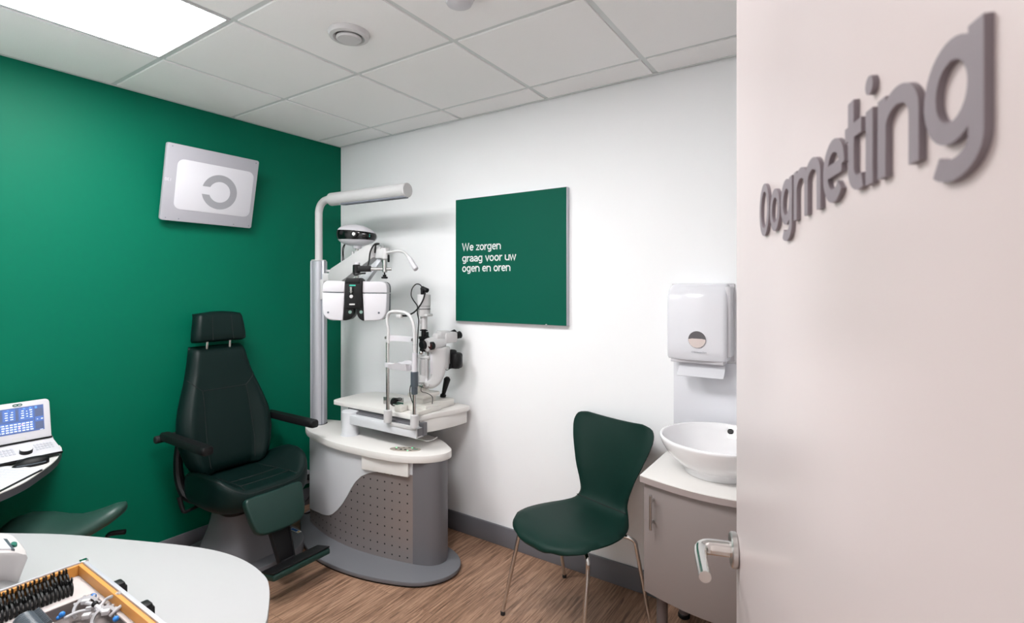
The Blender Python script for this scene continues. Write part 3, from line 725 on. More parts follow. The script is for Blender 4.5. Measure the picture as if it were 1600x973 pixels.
part('housing_flange', B().cyl(*tc(490, 494, .036, .001)).box((TX+.024, TY-.0, zt(491.8)), (.05, .05, .014), .004), 'white_paint', lh)
part('tower_neck', B().cyl(*tc(493.5, 514, .0205)).box((TX-.004, TY-.0205, zt(502)), (.008, .006, .026), .002), 'white_paint', S)
part('slit_barrel', B().cyl(*tc(513, 532.5, .0145)).box((TX, TY, zt(516)), (.052, .010, .006)), 'black', S, label='black slit barrel')
b = B().box((TX+.002, TY, zt(527.5)), (.062, .03, .016), .003).box((TX-.022, TY, zt(533)), (.008, .02, .026), .002).box((TX+.026, TY, zt(534)), (.009, .018, .118), .002)
b.box((TX, TY, zt(546.5)), (.044, .026, .018), .003).box((TX-.018, TY, zt(543)), (.007, .02, .05), .002).box((TX+.004, TY-.012, zt(537)), (.010, .008, .022), .002, rz=.3)
part('slit_yoke', b, 'black', S, label='black slit yoke')
part('prism_mirror', B().ball((TX-.004, TY-.016, zt(550.5)), .0125), 'chrome', S, label='round mirror')
b = B().box((TX-.027, TY, zt(575)), (.015, .018, .178), .003).box((TX+.026, TY, zt(572)), (.018, .018, .19), .003).cyl((TX-.042, TY, zt(558)), (TX+.048, TY, zt(558)), .011, n=16, bev=.002)
b.cyl(*tc(561, 600, .0185, .002)).tube([(TX+.026, TY, zt(590)), (TX+.028, TY-.004, zt(597)), (TX+.045, TY-.01, zt(600)), (TX+.06, TY-.012, zt(600))], [.010, .014, .013, .010], n=12)
part('illumination_arm', b, 'white_paint', S, label='white illumination arm')
b = B().bx((TX-.012, TY-.015, zt(461)), (TX+.006, TY+.012, zt(450)), .002).cyl((TX-.014, TY-.002, zt(450)), (TX+.03, TY+.0, zt(454)), .0135, n=18, bev=.002)
part('plug', b, 'black', S, label='black plug on top')
def bowl(px, py, y): return tuple(Py(px, py, y))
part('cable', B().tube([bowl(660, 449.5, -.26), bowl(656, 444.5, -.26), bowl(650, 444, -.265), bowl(644, 451, -.27), bowl(642.5, 461, -.28), bowl(646, 469, -.29), bowl(652, 478, -.295), bowl(652, 489, -.295), bowl(654.3, 500, -.29), bowl(653, 520, -.29), bowl(652, 545, -.29), bowl(651.5, 580, -.29)], .0033, n=8), 'rubber', S, label='black cable looping down the tower')
part('lamp_cable', B().tube([bowl(664, 457, -.27), bowl(662, 466, -.29), bowl(657, 476, -.30), bowl(649, 486, -.34), bowl(641, 491, -.40), bowl(634, 493.3, -.44), bowl(628, 493, -.45)], .0048, n=8), 'rubber', S)
# microscope arm and head
A0 = Vector((1.080, -.268, .940))
arm = B()
rows = []
apts = cr([(1.082, -.262, .938, .020, .020), (1.10, -.250, .934, .024, .022), (1.122, -.236, .945, .030, .024), (1.138, -.222, .975, .036, .026), (1.144, -.214, 1.03, .042, .028), (1.146, -.212, 1.09, .045, .030), (1.146, -.212, 1.145, .047, .032)], 5)
au = Vector((CA, SA, 0)); 
for i, p in enumerate(apts):
    a_, c_ = Vector(apts[max(0, i-1)][:3]), Vector(apts[min(len(apts)-1, i+1)][:3]); d_a = (c_-a_).normalized()
    sd2 = (au-d_a*au.dot(d_a)).normalized(); th = d_a.cross(sd2)
    rows.append([tuple(Vector(p[:3])+sd2*(p[3]*math.copysign(abs(math.cos(t))**.6, math.cos(t)))+th*(p[4]*math.copysign(abs(math.sin(t))**.6, math.sin(t)))) for t in [2*PI*k/24 for k in range(24)]])
arm.loft(rows)
arm.box((1.163, -.175, 1.085), (.040, .065, .13), .012, rz=.3)
part('microscope_arm', arm, 'white_paint', S, smooth=60, label='white curved microscope arm')
am_ = part('arm_inlay', B().box(Vector((1.137, -.245, 1.06))+au*.0, (.044, .006, .13), .002, rz=math.atan2(SA, CA)), 'white_plastic', S)
part('arm_screw', B().cyl((1.09, -.285, .935), (1.11, -.30, .937), .009, n=14, bev=.002).cyl((TX-.02, TY-.03, .925), (TX+.04, TY-.05, .928), .006, n=12), 'chrome', S)
hd = B().tube([Vector((1.112, -.282, 1.163)), Vector((1.114, -.272, 1.164)), Vector((1.124, -.235, 1.168)), Vector((1.132, -.20, 1.172)), Vector((1.138, -.17, 1.175))], [.034, .039, .041, .039, .034], n=24, sm=4)
hd.box((1.132, -.20, 1.205), (.055, .07, .045), .012, rz=-.2)
part('microscope_head', hd, 'white_paint', S, smooth=60, label='white microscope head')
oc_ = B().box((1.152, -.135, 1.200), (.070, .085, .062), .010, rz=-.25).box((1.140, -.17, 1.226), (.060, .075, .030), .010, rz=-.25)
part('binocular', oc_, 'white_paint', S, label='white binocular block')
for dx, dz in ((-.016, .010), (.024, .002)):
    part('eyepiece', B().cyl((1.155+dx, -.098, 1.205+dz), (1.164+dx, -.068, 1.211+dz), .019, .022, n=22, bev=.004), 'black', S, label='black eyepiece')
part('magnification_knob', B().cyl((1.093, -.268, 1.166), (1.088, -.298, 1.165), .027, n=32, bev=.004).cyl((1.0885, -.296, 1.165), (1.088, -.2995, 1.165), .019, n=28), 'black', S, label='large black knob')
part('objective', B().cyl((1.148, -.262, 1.163), (1.144, -.286, 1.162), .0235, n=32, bev=.004), 'black', S, label='smaller black objective')
part('objective_glass', B().cyl((1.1442, -.285, 1.162), (1.1438, -.2875, 1.162), .016, n=28), mat('coated_glass', (60, 34, 34), .1), S)
dc = Py(708, 563, -.125)
cam_b = B().box(dc+Vector((.004, .012, 0)), (.078, .066, .094), .016).box(dc+Vector((-.012, 0, .045)), (.05, .05, .036), .012).ball(dc+Vector((.03, .01, -.002)), .022, .03, .046).box(dc+Vector((-.008, -.02, -.03)), (.04, .04, .03), .01)
kb = part('camera_body', cam_b, 'black', S, label='black camera behind the microscope arm')
part('camera_mount', B().cyl(dc+Vector((-.062, -.028, -.006)), dc+Vector((-.02, -.008, -.003)), .034, .036, n=28, bev=.003), 'white_paint', S)
part('mount_ring', B().cyl(dc+Vector((-.038, -.017, -.004)), dc+Vector((-.032, -.014, -.004)), .0385, n=28), 'chrome', S)
part('camera_mark', B().box(dc+Vector((-.01, -.034, .016)), (.012, .004, .010), .001), 'lettergrey', kb)
part('camera_cable', B().tube([dc+Vector((-.04, -.03, -.04)), dc+Vector((-.025, -.03, -.055)), dc+Vector((-.005, -.02, -.045))], .002, n=6), 'rubber', S)
# chin rest
HX = {0: .990, 1: 1.193}
for i in (0, 1):
    x = HX[i]; zb_ = .815
    part('post_clamp', B().cyl((x, -.462, .748), (x, -.462, .816), .0215, n=24, bev=.002).bx((x-.02, -.462, .755), (x+.02, -.445, .81), .003), 'white_paint', S)
    part('post', B().cyl((x, -.46, .79), (x, -.46, 1.19 if i == 0 else .98), .0098, n=18), 'chrome', S, label='chrome chin rest post')
    part('joint_screw', B().cyl((x-.012, -.46, 1.215), (x-.017, -.46, 1.215), .009, n=14).cyl((x-.0, -.46, 1.188), (x-.0, -.46, 1.191), .0112, n=18), 'steel', S)
hw = [(.993, 1.185), (.994, 1.23), (.993, 1.262), (.986, 1.295), (.986, 1.325), (1.0, 1.352), (1.04, 1.361), (1.10, 1.360), (1.14, 1.352), (1.168, 1.330), (1.186, 1.29), (1.193, 1.25), (1.193, 1.20), (1.193, 1.15)]
part('head_arch', B().tube([(x, -.46, z) for x, z in hw], .0092, n=16), 'white_paint', S, label='white head arch')
part('post_sleeve', B().cyl((1.193, -.46, .98), (1.193, -.46, 1.145), .0150, .0135, n=20, bev=.002), 'white_plastic', S)
part('height_grip', B().cyl((1.193, -.46, .965), (1.193, -.46, 1.046), .0205, n=20, bev=.003).cyl((1.193, -.46, .925), (1.193, -.46, .966), .0165, .017, n=20, bev=.002), 'lens_grey', S, label='dark grey height grip')
bow = B()
bow.loft([[(p[0], p[1], 1.198), (p[0], p[1], 1.228), (p[0], p[1]-.004, 1.228), (p[0], p[1]-.004, 1.198)] for p in cr([(.995, -.458), (1.03, -.44), (1.09, -.432), (1.15, -.44), (1.19, -.458)], 4)])
part('forehead_band', bow, 'white_plastic', S, label='white forehead band')
cr_ = B().bx((.978, -.472, 1.052), (1.17, -.448, 1.078), .003)
cup = [(1.03, 1.078), (1.06, 1.083), (1.085, 1.092), (1.11, 1.094), (1.135, 1.090), (1.165, 1.092)]
cr_.loft([[(x, -.49, 1.05), (x, -.425, 1.05), (x, -.415, z), (x, -.46, z-.012), (x, -.498, z-.004)] for x, z in cr(cup, 3)])
part('chin_cup', cr_, 'white_plastic', S, label='white chin cup')
part('fixation_light', B().prism(rrect(.038, .020, .0095, cx=1.075, cy=1.338), -.012, .012, .004, frame((0, -.452, 0), Vector((1, 0, 0)), Vector((0, 0, 1)), Vector((0, -1, 0)))), 'white_paint', S)
part('grip_cable', B().tube([(1.178, -.462, .985), (1.158, -.455, .962), (1.150, -.45, .92), (1.162, -.44, .87), (1.178, -.435, .85)], .0026, n=8), 'rubber', S)
part('base_cable', B().tube([(.99, -.43, .85), (1.0, -.40, .868), (.99, -.36, .862), (.95, -.32, .84), (.88, -.30, .83)], .0024, n=8).tube([(1.09, -.30, .93), (1.10, -.31, .905), (1.14, -.30, .895), (1.155, -.28, .875), (1.155, -.28, .835)], .002, n=8), 'rubber', S)

# ------------------------------------------------------------------ examination chair (faces +x)
CY = -.918
X = thing('exam_chair', 'dark green leather examination chair with armrests against the green wall', 'chair', (.345, CY, 0))
part('base_plate', B().prism(ell(.285, .305, 48, .345, CY, 0, 2.3), 0, .068, .006), 'grey_paint', X, label='grey floor plate')
rows = []
for z, rx, ry, cx in ((.066, .205, .215, .345), (.10, .192, .20, .345), (.2, .155, .162, .345), (.3, .135, .14, .35), (.36, .135, .138, .35), (.40, .14, .14, .35)):
    rows.append([(x, y, z) for x, y in ell(rx, ry, 40, cx, CY, 0, 2.5)])
part('pedestal', B().loft(rows), 'grey_paint', X, label='grey tapering pedestal')
st = part('label_sticker', B().bx((.37, -.655, .0678), (.455, -.632, .0695)), 'sign_text', X, label='white label')
part('print', B().bx((.375, -.6525, .069), (.432, -.6345, .0699)), mat('label_blue', (34, 92, 170), .5), st, label='blue print')
part('print', B().bx((.438, -.650, .069), (.449, -.637, .0699)), 'yellow', st, label='yellow print')
# seat cushion
def seat_top(x, y):
    e = abs(y-CY)/.262
    z = .492+.045*max(0, min(1, (e-.48)/.42))**1.4-.02*max(0, min(1, (.55-x)/.35))
    f = max(0, (x-.50)/.15); z -= .012*f*f
    z += (.055 if y > CY else .03)*max(0, min(1, (e-.50)/.38))**1.2*math.exp(-((x-.43)/.17)**2)
    return z
so = [(x, y) for x, y in ell(.265, .262, 56, .395, CY, 0, 3.4)]
def ring(sc, zf): return [(.395+(x-.395)*sc, CY+(y-CY)*sc, zf(.395+(x-.395)*sc, CY+(y-CY)*sc)) for x, y in so]
rows = [ring(.02, lambda x, y: .375), ring(.80, lambda x, y: .375), ring(.94, lambda x, y: .383), ring(.985, lambda x, y: .405), ring(1., lambda x, y: .43)]
rows += [ring(1.0, lambda x, y: seat_top(x, y)-.042), ring(.985, lambda x, y: seat_top(x, y)-.020), ring(.955, lambda x, y: seat_top(x, y)-.006)]
for sc in (.91, .85, .78, .7, .6, .5, .4, .3, .2, .1, .02): rows.append(ring(sc, lambda x, y: seat_top(x, y)))
sc_ = part('seat', B().loft(rows), 'leather', X, smooth=80)
sb = B()
def seam_s(pts, r=.0022):
    sb.tube([(x, y, seat_top(x, y)+.0004) for x, y in cr(pts, 6)], r, n=6, sm=0)
seam_s([(.63, CY-.15), (.60, CY-.14), (.45, CY-.132), (.25, CY-.13)]); seam_s([(.63, CY+.15), (.60, CY+.14), (.45, CY+.132), (.25, CY+.13)])
seam_s([(.46, CY-.13), (.465, CY), (.46, CY+.13)]); seam_s([(.56, CY-.14), (.565, CY), (.56, CY+.14)])
sb.loft([[(x, y, z+.0) for x, y, z in [(.395+(a-.395)*.972, CY+(b_-CY)*.972, seat_top(.395+(a-.395)*.955, CY+(b_-CY)*.955)-.0105) for a, b_ in so]],
         [(x, y, z) for x, y, z in [(.395+(a-.395)*.980, CY+(b_-CY)*.980, seat_top(.395+(a-.395)*.955, CY+(b_-CY)*.955)-.0125) for a, b_ in so]]], caps=False)
part('seam', sb, 'seam', sc_)
part('seat_pan', B().prism(rrect(.40, .40, .06, cx=.39, cy=CY), .355, .378, .004), 'black', X)
# backrest
BK = [(.48, .17, .0), (.50, .20, 0), (.54, .222, 0), (.60, .244, 0), (.66, .257, 0), (.72, .259, 0), (.78, .252, 0), (.84, .238, 0), (.90, .220, 0), (.96, .200, 0), (1.02, .182, 0), (1.08, .168, 0), (1.12, .160, 0), (1.145, .152, 0), (1.158, .14, 0)]
def bx_front(z): return .262-.145*(z-.48)/.68 if z > .5 else .258
def bw(z):
    for a, c in zip(BK, BK[1:]):
        if a[0] <= z <= c[0]: return a[1]+(c[1]-a[1])*(z-a[0])/(c[0]-a[0])
    return BK[-1][1]
def front_x(z, y):
    e = abs(y-CY)/bw(z)
    bol = max(0, min(1, (1.02-z)/.25))
    return bx_front(z)+.030*bol*max(0, min(1, (e-.50)/.28))-(.055*max(0, (e-.76)/.24)**2.2)
rows = []
zz = sorted(set([a[0] for a in BK]+[.57, .63, .69, .75, .81, .87, .93, .99, 1.05]))
for z in zz:
    hwid = bw(z); edge_in = 0
    if z == .48: edge_in = .035
    elif z == .50: edge_in = .010
    elif z == 1.158: edge_in = .03
    elif z == 1.145: edge_in = .008
    th = .105
    r = []
    for k in range(29):
        e = -1+2*k/28; y = CY+e*hwid
        r.append((front_x(z, y)-edge_in, y, z))
    xb = max(.045, bx_front(z)-th)
    for k in range(21):
        e = 1-2*k/20; y = CY+e*hwid*.985
        fx = bx_front(z)-.058
        r.append((xb+edge_in+(fx-xb-edge_in)*max(0, (abs(e)-.6)/.4)**3, y, z))
    rows.append(r)
bk = part('backrest', B().loft(rows), 'leather', X, smooth=70)
sb = B()
def seam_b(pts, r=.0022): sb.tube([(front_x(z, CY+d)+.0003, CY+d, z) for d, z in cr(pts, 8)], r, n=6, sm=0)
seam_b([(-.128, .52), (-.13, .62), (-.127, .75), (-.125, .86), (-.127, .925)]); seam_b([(.118, .52), (.130, .62), (.127, .75), (.122, .86), (.115, .925)])
seam_b([(-.127, .925), (0, .925), (.115, .925)]); seam_b([(-.127, .925), (-.16, .955), (-.185, .985)]); seam_b([(.115, .925), (.145, .955), (.172, .985)])
part('seam', sb, 'seam', bk)
# headrest
rows = []
for z, hwid, ins in ((1.185, .135, .03), (1.19, .147, .012), (1.2, .151, .004), (1.23, .149, 0), (1.28, .143, 0), (1.325, .136, .002), (1.338, .132, .012), (1.344, .124, .03)):
    r = []
    for k in range(25):
        e = -1+2*k/24; r.append((.152-.02*(z-1.19)/.15-.05*max(0, (abs(e)-.80)/.2)**2+.012*abs(e)**2-ins, CY-.008+e*hwid, z+(.008*(1-e*e) if z > 1.3 else 0)+.006*(1-e*e)))
    for k in range(13):
        e = 1-2*k/12; r.append((.075+.02*max(0, (abs(e)-.7)/.3)**2+ins*.6, CY-.008+e*hwid*.98, z+(.008*(1-e*e) if z > 1.3 else 0)+.006*(1-e*e)))
    rows.append(r)
hr = part('headrest', B().loft(rows), 'leather', X, smooth=70)
sb = B()
for d in (-.055, .06):
    sb.tube([(.1525-.02*(z-1.19)/.15+.012*(d/.15)**2, CY-.008+d*(1-.1*(z-1.19)/.15), z) for z in (1.2, 1.24, 1.28, 1.335)], .0018, n=6)
part('seam', sb, 'seam', hr)
for d in (-.065, .062): part('headrest_post', B().tube([(.098, CY-.008+d, 1.11), (.105, CY-.008+d, 1.16), (.112, CY-.008+d, 1.21)], .0065, n=12), 'chrome', X, label='chrome headrest post')
for sgn in (-1, 1):
    y = CY+sgn*.292
    b = B().loft([[(x, y+dy*.028*k1, .712+dz) for dy, dz in ((-1, -.014), (-.7, -.02), (.7, -.02), (1, -.014), (1, .010), (.75, .019), (-.75, .019), (-1, .010))] for x, k1 in ((.11, .6), (.125, .95), (.2, 1), (.5, 1.08), (.555, 1.05), (.57, .9), (.575, .7))])
    ar = part('armrest', b, 'black', X, smooth=50, label='black padded armrest on the %s' % ('left of the photo' if sgn < 0 else 'right of the photo'))
    part('armrest_pivot', B().cyl((.115, y+sgn*.045, .700), (.115, CY+sgn*.21, .700), .020, n=22, bev=.004), 'rubber', ar)
for sgn in (-1, 1):
    b = B().tube([(.12, CY+sgn*.215, .70), (.13, CY+sgn*.232, .58), (.16, CY+sgn*.238, .47), (.22, CY+sgn*.235, .40), (.26, CY+sgn*.2, .37)], [.018, .022, .024, .022, .018], n=10)
    part('back_bracket', b, 'black', X, label='black side bracket')
part('recline_lever', B().tube([(.27, CY-.16, .352), (.27, CY-.23, .34), (.268, CY-.262, .338), (.255, CY-.268, .36), (.235, CY-.272, .41)], [.008, .008, .009, .011, .012], n=10), 'black', X, label='black recline lever')
# leg rest: local frame of the tilted panel
lt = Vector((.672, CY-.012, .452)); lv_ = Vector((.082, 0, -.19)).normalized(); lw = Vector((-lv_.z, 0, lv_.x))
gm = frame(lt, Vector((0, 1, 0)), -lv_, lw)
if gm.to_3x3().determinant() < 0: print('leg frame flipped')
lo_ = cr([(-.150, 0), (-.156, -.012), (-.150, -.07), (-.140, -.13), (-.126, -.165), (-.10, -.182), (-.05, -.188), (0, -.19), (.05, -.188), (.10, -.180), (.126, -.163), (.140, -.13), (.150, -.07), (.156, -.012), (.150, 0), (.14, .006), (0, .006), (-.14, .006)], 4, True)
part('leg_rest', B().prism(lo_, -.045, 0, .012, gm, seg=4), 'leather_lt', X, smooth=60, label='dark green padded leg rest')
bp = B().prism([(-.050, -.12), (.062, -.12), (.048, -.345), (-.032, -.345)], -.06, -.05, .001, gm)
bp.prism([(-.056, -.12), (-.048, -.12), (-.030, -.35), (-.038, -.35)], -.06, -.030, .001, gm).prism([(.060, -.12), (.067, -.12), (.053, -.35), (.046, -.35)], -.06, -.045, .001, gm)
bp.cyl(gm @ Vector((-.03, -.34, -.045)), gm @ Vector((.050, -.34, -.045)), .009, n=12)
part('leg_rest_bracket', bp, 'black', X, label='black metal bracket')
fo = Vector((.845, CY-.005, .150)); fa = Vector((.97, 0, .20)).normalized()
fm = frame(fo, Vector((0, 1, 0)), fa, Vector((0, 1, 0)).cross(fa))
part('footrest', B().box((0, 0, .0), (.31, .10, .007), .002, fm).box((0, -.04, .008), (.29, .014, .014), .003, fm), 'black', X, label='black footrest plate')
part('footrest_pad', B().prism(rrect(.315, .105, .012), .004, .034, .008, fm) if fm.to_3x3().col[2].z < 0 else B().prism(rrect(.315, .105, .012), -.034, -.004, .008, fm), 'leather_lt', X, label='green footrest pad')

# ------------------------------------------------------------------ side chair
sc0 = Vector((2.095, -.36, 0)); sf = Vector((-.27, -.963, 0)).normalized(); sr = Vector((-sf.y, sf.x, 0))*-1
SMx = frame(sc0, sr, sf, Vector((0, 0, 1)))
if SMx.to_3x3().determinant() < 0: print('side chair flipped')
G = thing('side_chair', 'dark green shell chair on four chrome legs beside the washbasin cabinet', 'chair', mtx=SMx)
prof = [(.262, .408), (.258, .425), (.235, .437), (.18, .444), (.10, .443), (.02, .438), (-.06, .434), (-.13, .436), (-.175, .452), (-.20, .485), (-.213, .53), (-.226, .60), (-.243, .67), (-.262, .74), (-.282, .80), (-.296, .835), (-.302, .848)]
wid = [.07, .115, .165, .213, .236, .238, .224, .194, .160, .140, .146, .172, .200, .226, .238, .222, .165]
pp = cr([a+(b_,) for a, b_ in zip(prof, wid)], 3)
def shell_pt(i, e, off):
    y, z, w_ = pp[i]
    y2, z2, _ = pp[min(i+1, len(pp)-1)]; y1, z1, _ = pp[max(i-1, 0)]
    t = Vector((0, y2-y1, z2-z1)).normalized(); n = Vector((0, -t.z, t.y)) * -1
    n = Vector((0, t.z, -t.y))          # sitting side
    f = i/(len(pp)-1)
    cup = .030*abs(e)**2.2 if f > .5 else .012*abs(e)**2-.02*abs(e)**3*(1 if f < .2 else .5)
    if f > .5: cup *= min(1, (f-.5)/.2)
    p = Vector((e*w_, y, z))+n*(cup+off)
    return p
# front face has the sitting side up/forward
rows = []
NE = 16
for i in range(len(pp)):
    th = .013
    if i in (0, len(pp)-1): th = .004
    elif i in (1, len(pp)-2): th = .010
    r = []
    for k in range(NE+1):
        e = -1+2*k/NE; ed = th*(1-max(0, (abs(e)-.86)/.14)**2*.75)
        r.append(shell_pt(i, e, ed))
    for k in range(NE+1):
        e = 1-2*k/NE; ed = th*(1-max(0, (abs(e)-.86)/.14)**2*.75)
        r.append(shell_pt(i, e, -ed))
    rows.append(r)
shp = part('seat_shell', B().loft(rows, mtx=SMx), 'fabric', G, smooth=70, label='dark green upholstered shell')
i0 = 25
part('seam', B().tube([shell_pt(i0, e, .0133) for e in (-.97, -.8, -.6, -.3, 0, .3, .6, .8, .97)], .0022, n=6, mtx=SMx), 'seam', shp)
# legs: splayed chrome tubes, one from each corner, joined by bars under the shell
for sx_, fy, ft in ((-1, 1, (-.235, .233)), (1, 1, (.235, .233)), (-1, -1, (-.235, -.20)), (1, -1, (.235, -.20))):
    zt_ = .405
    if fy > 0: pts = [(sx_*.06, .10, .415), (sx_*.14, .125, .413), (sx_*.185, .142, .410), (sx_*.203, .152, .390), (sx_*.207, .156, .36), (ft[0], ft[1], .012)]
    else: pts = [(sx_*.06, -.03, .412), (sx_*.15, -.075, .412), (sx_*.215, -.105, .41), (sx_*.236, -.118, .395), (sx_*.241, -.124, .36), (ft[0]*1.1, ft[1], .012)]
    lg = part('leg', B().tube(pts, .0088, n=14, sm=5, mtx=SMx), 'chrome', G, label='chrome tube leg')
    e = pts[-1]
    part('foot_cap', B().cyl((e[0], e[1], 0), (e[0], e[1], .018), .0105, n=14, bev=.002, mtx=SMx), 'rubber', lg)
part('under_frame', B().box((0, .03, .416), (.14, .20, .012), .003, SMx), 'black', G)

# ------------------------------------------------------------------ washbasin corner
K = thing('washbasin_cabinet', 'grey washbasin cabinet with a white bow-front top under the basin', 'cabinet', (2.69, -.24, 0))
bow_ = [(2.432+.56*t, -.468-.055*math.sin(PI*t)) for t in [k/16 for k in range(17)]]
ctop = bow_+[(2.992, -.002), (2.432, -.002)]
part('worktop', B().prism(ctop, .722, .750, .002), 'white_lam', K, label='white cabinet top')
part('edge_band', B().prism([(x, y-.0015) for x, y in bow_]+[(x, y+.004) for x, y in bow_[::-1]], .723, .746), mat('edge_taupe', (160, 148, 146), .45), K)
ins = [(2.442+.54*t, -.440-.055*math.sin(PI*t)) for t in [k/16 for k in range(17)]]
part('body', B().prism([(2.442, -.016), (2.442, -.44)]+[(x, y+.01) for x, y in ins]+[(2.982, -.016)], .285, .722), 'cab_grey', K)
do = [(2.4435+.537*t, -.452-.055*math.sin(PI*t)) for t in [k/16 for k in range(17)]]
d_ = part('door', B().prism(do+[(x, y+.016) for x, y in do[::-1]], .285, .719, .001), 'cab_grey', K)
b = B().cyl((2.485, -.497, .555), (2.485, -.497, .690), .0055, n=14, bev=.001)
for z in (.58, .665): b.cyl((2.485, -.497, z), (2.485, -.462, z), .0045, n=12)
part('handle', b, 'steel', d_, label='vertical steel bar handle')
for x, y in ((2.50, -.40), (2.93, -.40), (2.50, -.08), (2.93, -.08)):
    lg = part('leg', B().cyl((x, y, .012), (x, y, .285), .022, n=22), 'leg_shaded_grey', K)
    part('foot', B().cyl((x, y, 0), (x, y, .02), .026, n=22, bev=.004), 'black', lg)
part('drain_pipe', B().cyl((2.66, -.2, .2), (2.66, -.2, .29), .02, n=20).tube([(2.66, -.2, .21), (2.66, -.2, .17), (2.66, -.15, .16), (2.66, -.0, .16)], .02, n=14), 'black', K)
bc = (2.688, -.258, .75)
Wb = thing('washbasin', 'round white ceramic basin sitting on the grey cabinet', 'washbasin', bc)
part('bowl', B().lathe([(.001, 0), (.134, 0), (.137, .004), (.139, .024), (.152, .032), (.176, .048), (.205, .078), (.224, .110), (.231, .130), (.232, .137), (.229, .142), (.223, .142), (.219, .138), (.211, .115), (.193, .080), (.16, .048), (.115, .026), (.066, .017), (.022, .015), (.001, .015)], bc, n=72), 'ceramic', Wb, smooth=60)
ofn = Vector((.0, 1, 0))
op = Vector(bc)+Vector((.004, .2105, .112))
part('overflow', B().cyl(op+Vector((0, .004, 0)), op+Vector((0, -.004, .002)), .0125, n=24, bev=.001).cyl(op, op+Vector((0, -.0055, .002)), .008, n=20), 'blackgloss', Wb, label='dark round overflow')
part('drain', B().cyl((bc[0], bc[1], .764), (bc[0], bc[1], .768), .022, n=24), 'chrome', Wb)
single('splashback', B().bx((2.432, -.006, .751), (2.99, 0, 1.156), .0015), 'gloss_white', 'glossy white splash panel on the wall behind the basin', 'splashback', (2.71, -.003, .98))
# towel dispenser
TD = thing('towel_dispenser', 'white paper towel dispenser on the wall above the basin', 'dispenser', (2.556, -.05, 1.17))
def drow(y0_, z, xw, r, yy):
    return [(2.556+a, yy-bb, z) for a, bb in rrect(xw, y0_, r)]
rows = []
x0, x1 = 2.428, 2.686
for z, dep, ins in ((1.172, .100, .004), (1.18, .106, .001), (1.22, .110, 0), (1.3, .113, 0), (1.40, .110, 0), (1.455, .102, .0), (1.485, .09, .002), (1.503, .070, .006), (1.510, .05, .012), (1.512, .03, .02)):
    o = []
    xa, xb = x0+ins, x1-ins
    r = min(.022, dep*.45)
    o = [(xb, -.008), (xb, -dep+r)]
    for k in range(1, 7):
        a = PI/2*k/6; o.append((xb-r+r*math.cos(a), -dep+r-r*math.sin(a)-.006*0))
    for k in range(1, 12):
        t = k/12; o.append((xb-r+(xa+r-xb+r)*t, -dep-.012*math.sin(PI*t)))
    for k in range(0, 7):
        a = PI/2*k/6; o.append((xa+r-r*math.sin(a), -dep+r-r*math.cos(a)))
    o += [(xa, -.008)]
    rows.append([(x, y, z) for x, y in o])
cvp = part('cover', B().loft(rows), mat('dispenser_white', (226, 226, 232), .16), TD, smooth=50)
part('back_plate', B().bx((2.424, -.009, 1.165), (2.700, -.001, 1.512), .002).bx((2.672, -.085, 1.19), (2.700, -.008, 1.50), .008), 'white_plastic', TD)
wy = -.1242
wc = Py(1089, 530.5, wy)
WX, WZ = wc.x, wc.z
part('window', B().cyl((WX, -.110, WZ), (WX, wy-.0012, WZ), .0372, n=40), mat('smoked_window', (92, 88, 92), .12), cvp, label='round smoked window')
part('window_paper', B().prism([(-.024, -.006), (-.0225, -.010), (-.018, -.017), (-.01, -.0226), (0, -.0246), (.01, -.0226), (.018, -.017), (.0225, -.010), (.024, -.006), (.0245, .001), (.014, .003), (-.014, .003), (-.0245, .001)], 0, .0008, 0, Matrix.Translation((WX, wy-.0008, WZ)) @ Matrix.Diagonal((1.48, 1, 1.48, 1)) @ frame((0, 0, 0), Vector((1, 0, 0)), Vector((0, 0, 1)), Vector((0, -1, 0)))), mat('paper_shade', (214, 200, 196), .7), cvp, label='paper stack behind the window')
tt = B().text('Kimberly-Clark', .0088, frame((WX-.014, wy+.0, WZ-.058), Vector((1, 0, 0)), Vector((0, 0, 1)), Vector((0, -1, 0))), extrude=.0003)
tt.loft([[(WX-.020+r*math.cos(2*PI*k/16), wy-.0, WZ-.055+r*math.sin(2*PI*k/16)) for k in range(16)] for r in (.0034, .0026)], caps=False)
part('lettering', tt, 'lettergrey', cvp)
part('chute', B().bx((2.445, -.098, 1.157), (2.672, -.012, 1.174), .003), 'white_plastic', TD)
pw = B()
pw.grid([[(x, y, z) for x in (2.476, 2.53, 2.60, 2.674)] for y, z in cr([(-.060, 1.168), (-.066, 1.15), (-.078, 1.13), (-.098, 1.112), (-.112, 1.100)], 4)])
ex = bmesh.ops.extrude_face_region(pw.bm, geom=pw.bm.faces[:]); bmesh.ops.translate(pw.bm, vec=(0, .002, -.0015), verts=[e for e in ex['geom'] if isinstance(e, bmesh.types.BMVert)])
bmesh.ops.recalc_face_normals(pw.bm, faces=pw.bm.faces[:])
part('paper_towel', pw, 'paper', TD, label='white paper towel hanging out')

# ------------------------------------------------------------------ power socket by the stand
wsx = thing('wall_socket', 'white power socket low on the green wall behind the stand', 'socket', (.005, -.318, .2))
part('face_plate', B().bx((0, -.39, .155), (.042, -.29, .245), .004), 'white_plastic', wsx)
part('plug', B().cyl((.04, -.30, .2), (.085, -.30, .2), .02, n=18, bev=.003), 'black', wsx)
part('cable', B().tube([(.085, -.30, .2), (.12, -.31, .19), (.15, -.36, .12), (.14, -.42, .07), (.16, -.43, .03), (.22, -.41, .045), (.24, -.35, .075)], .005, n=8).tube([(.06, -.39, .16), (.09, -.42, .13), (.13, -.45, .12), (.15, -.44, .07), (.13, -.40, .04)], .005, n=8), 'rubber', wsx)

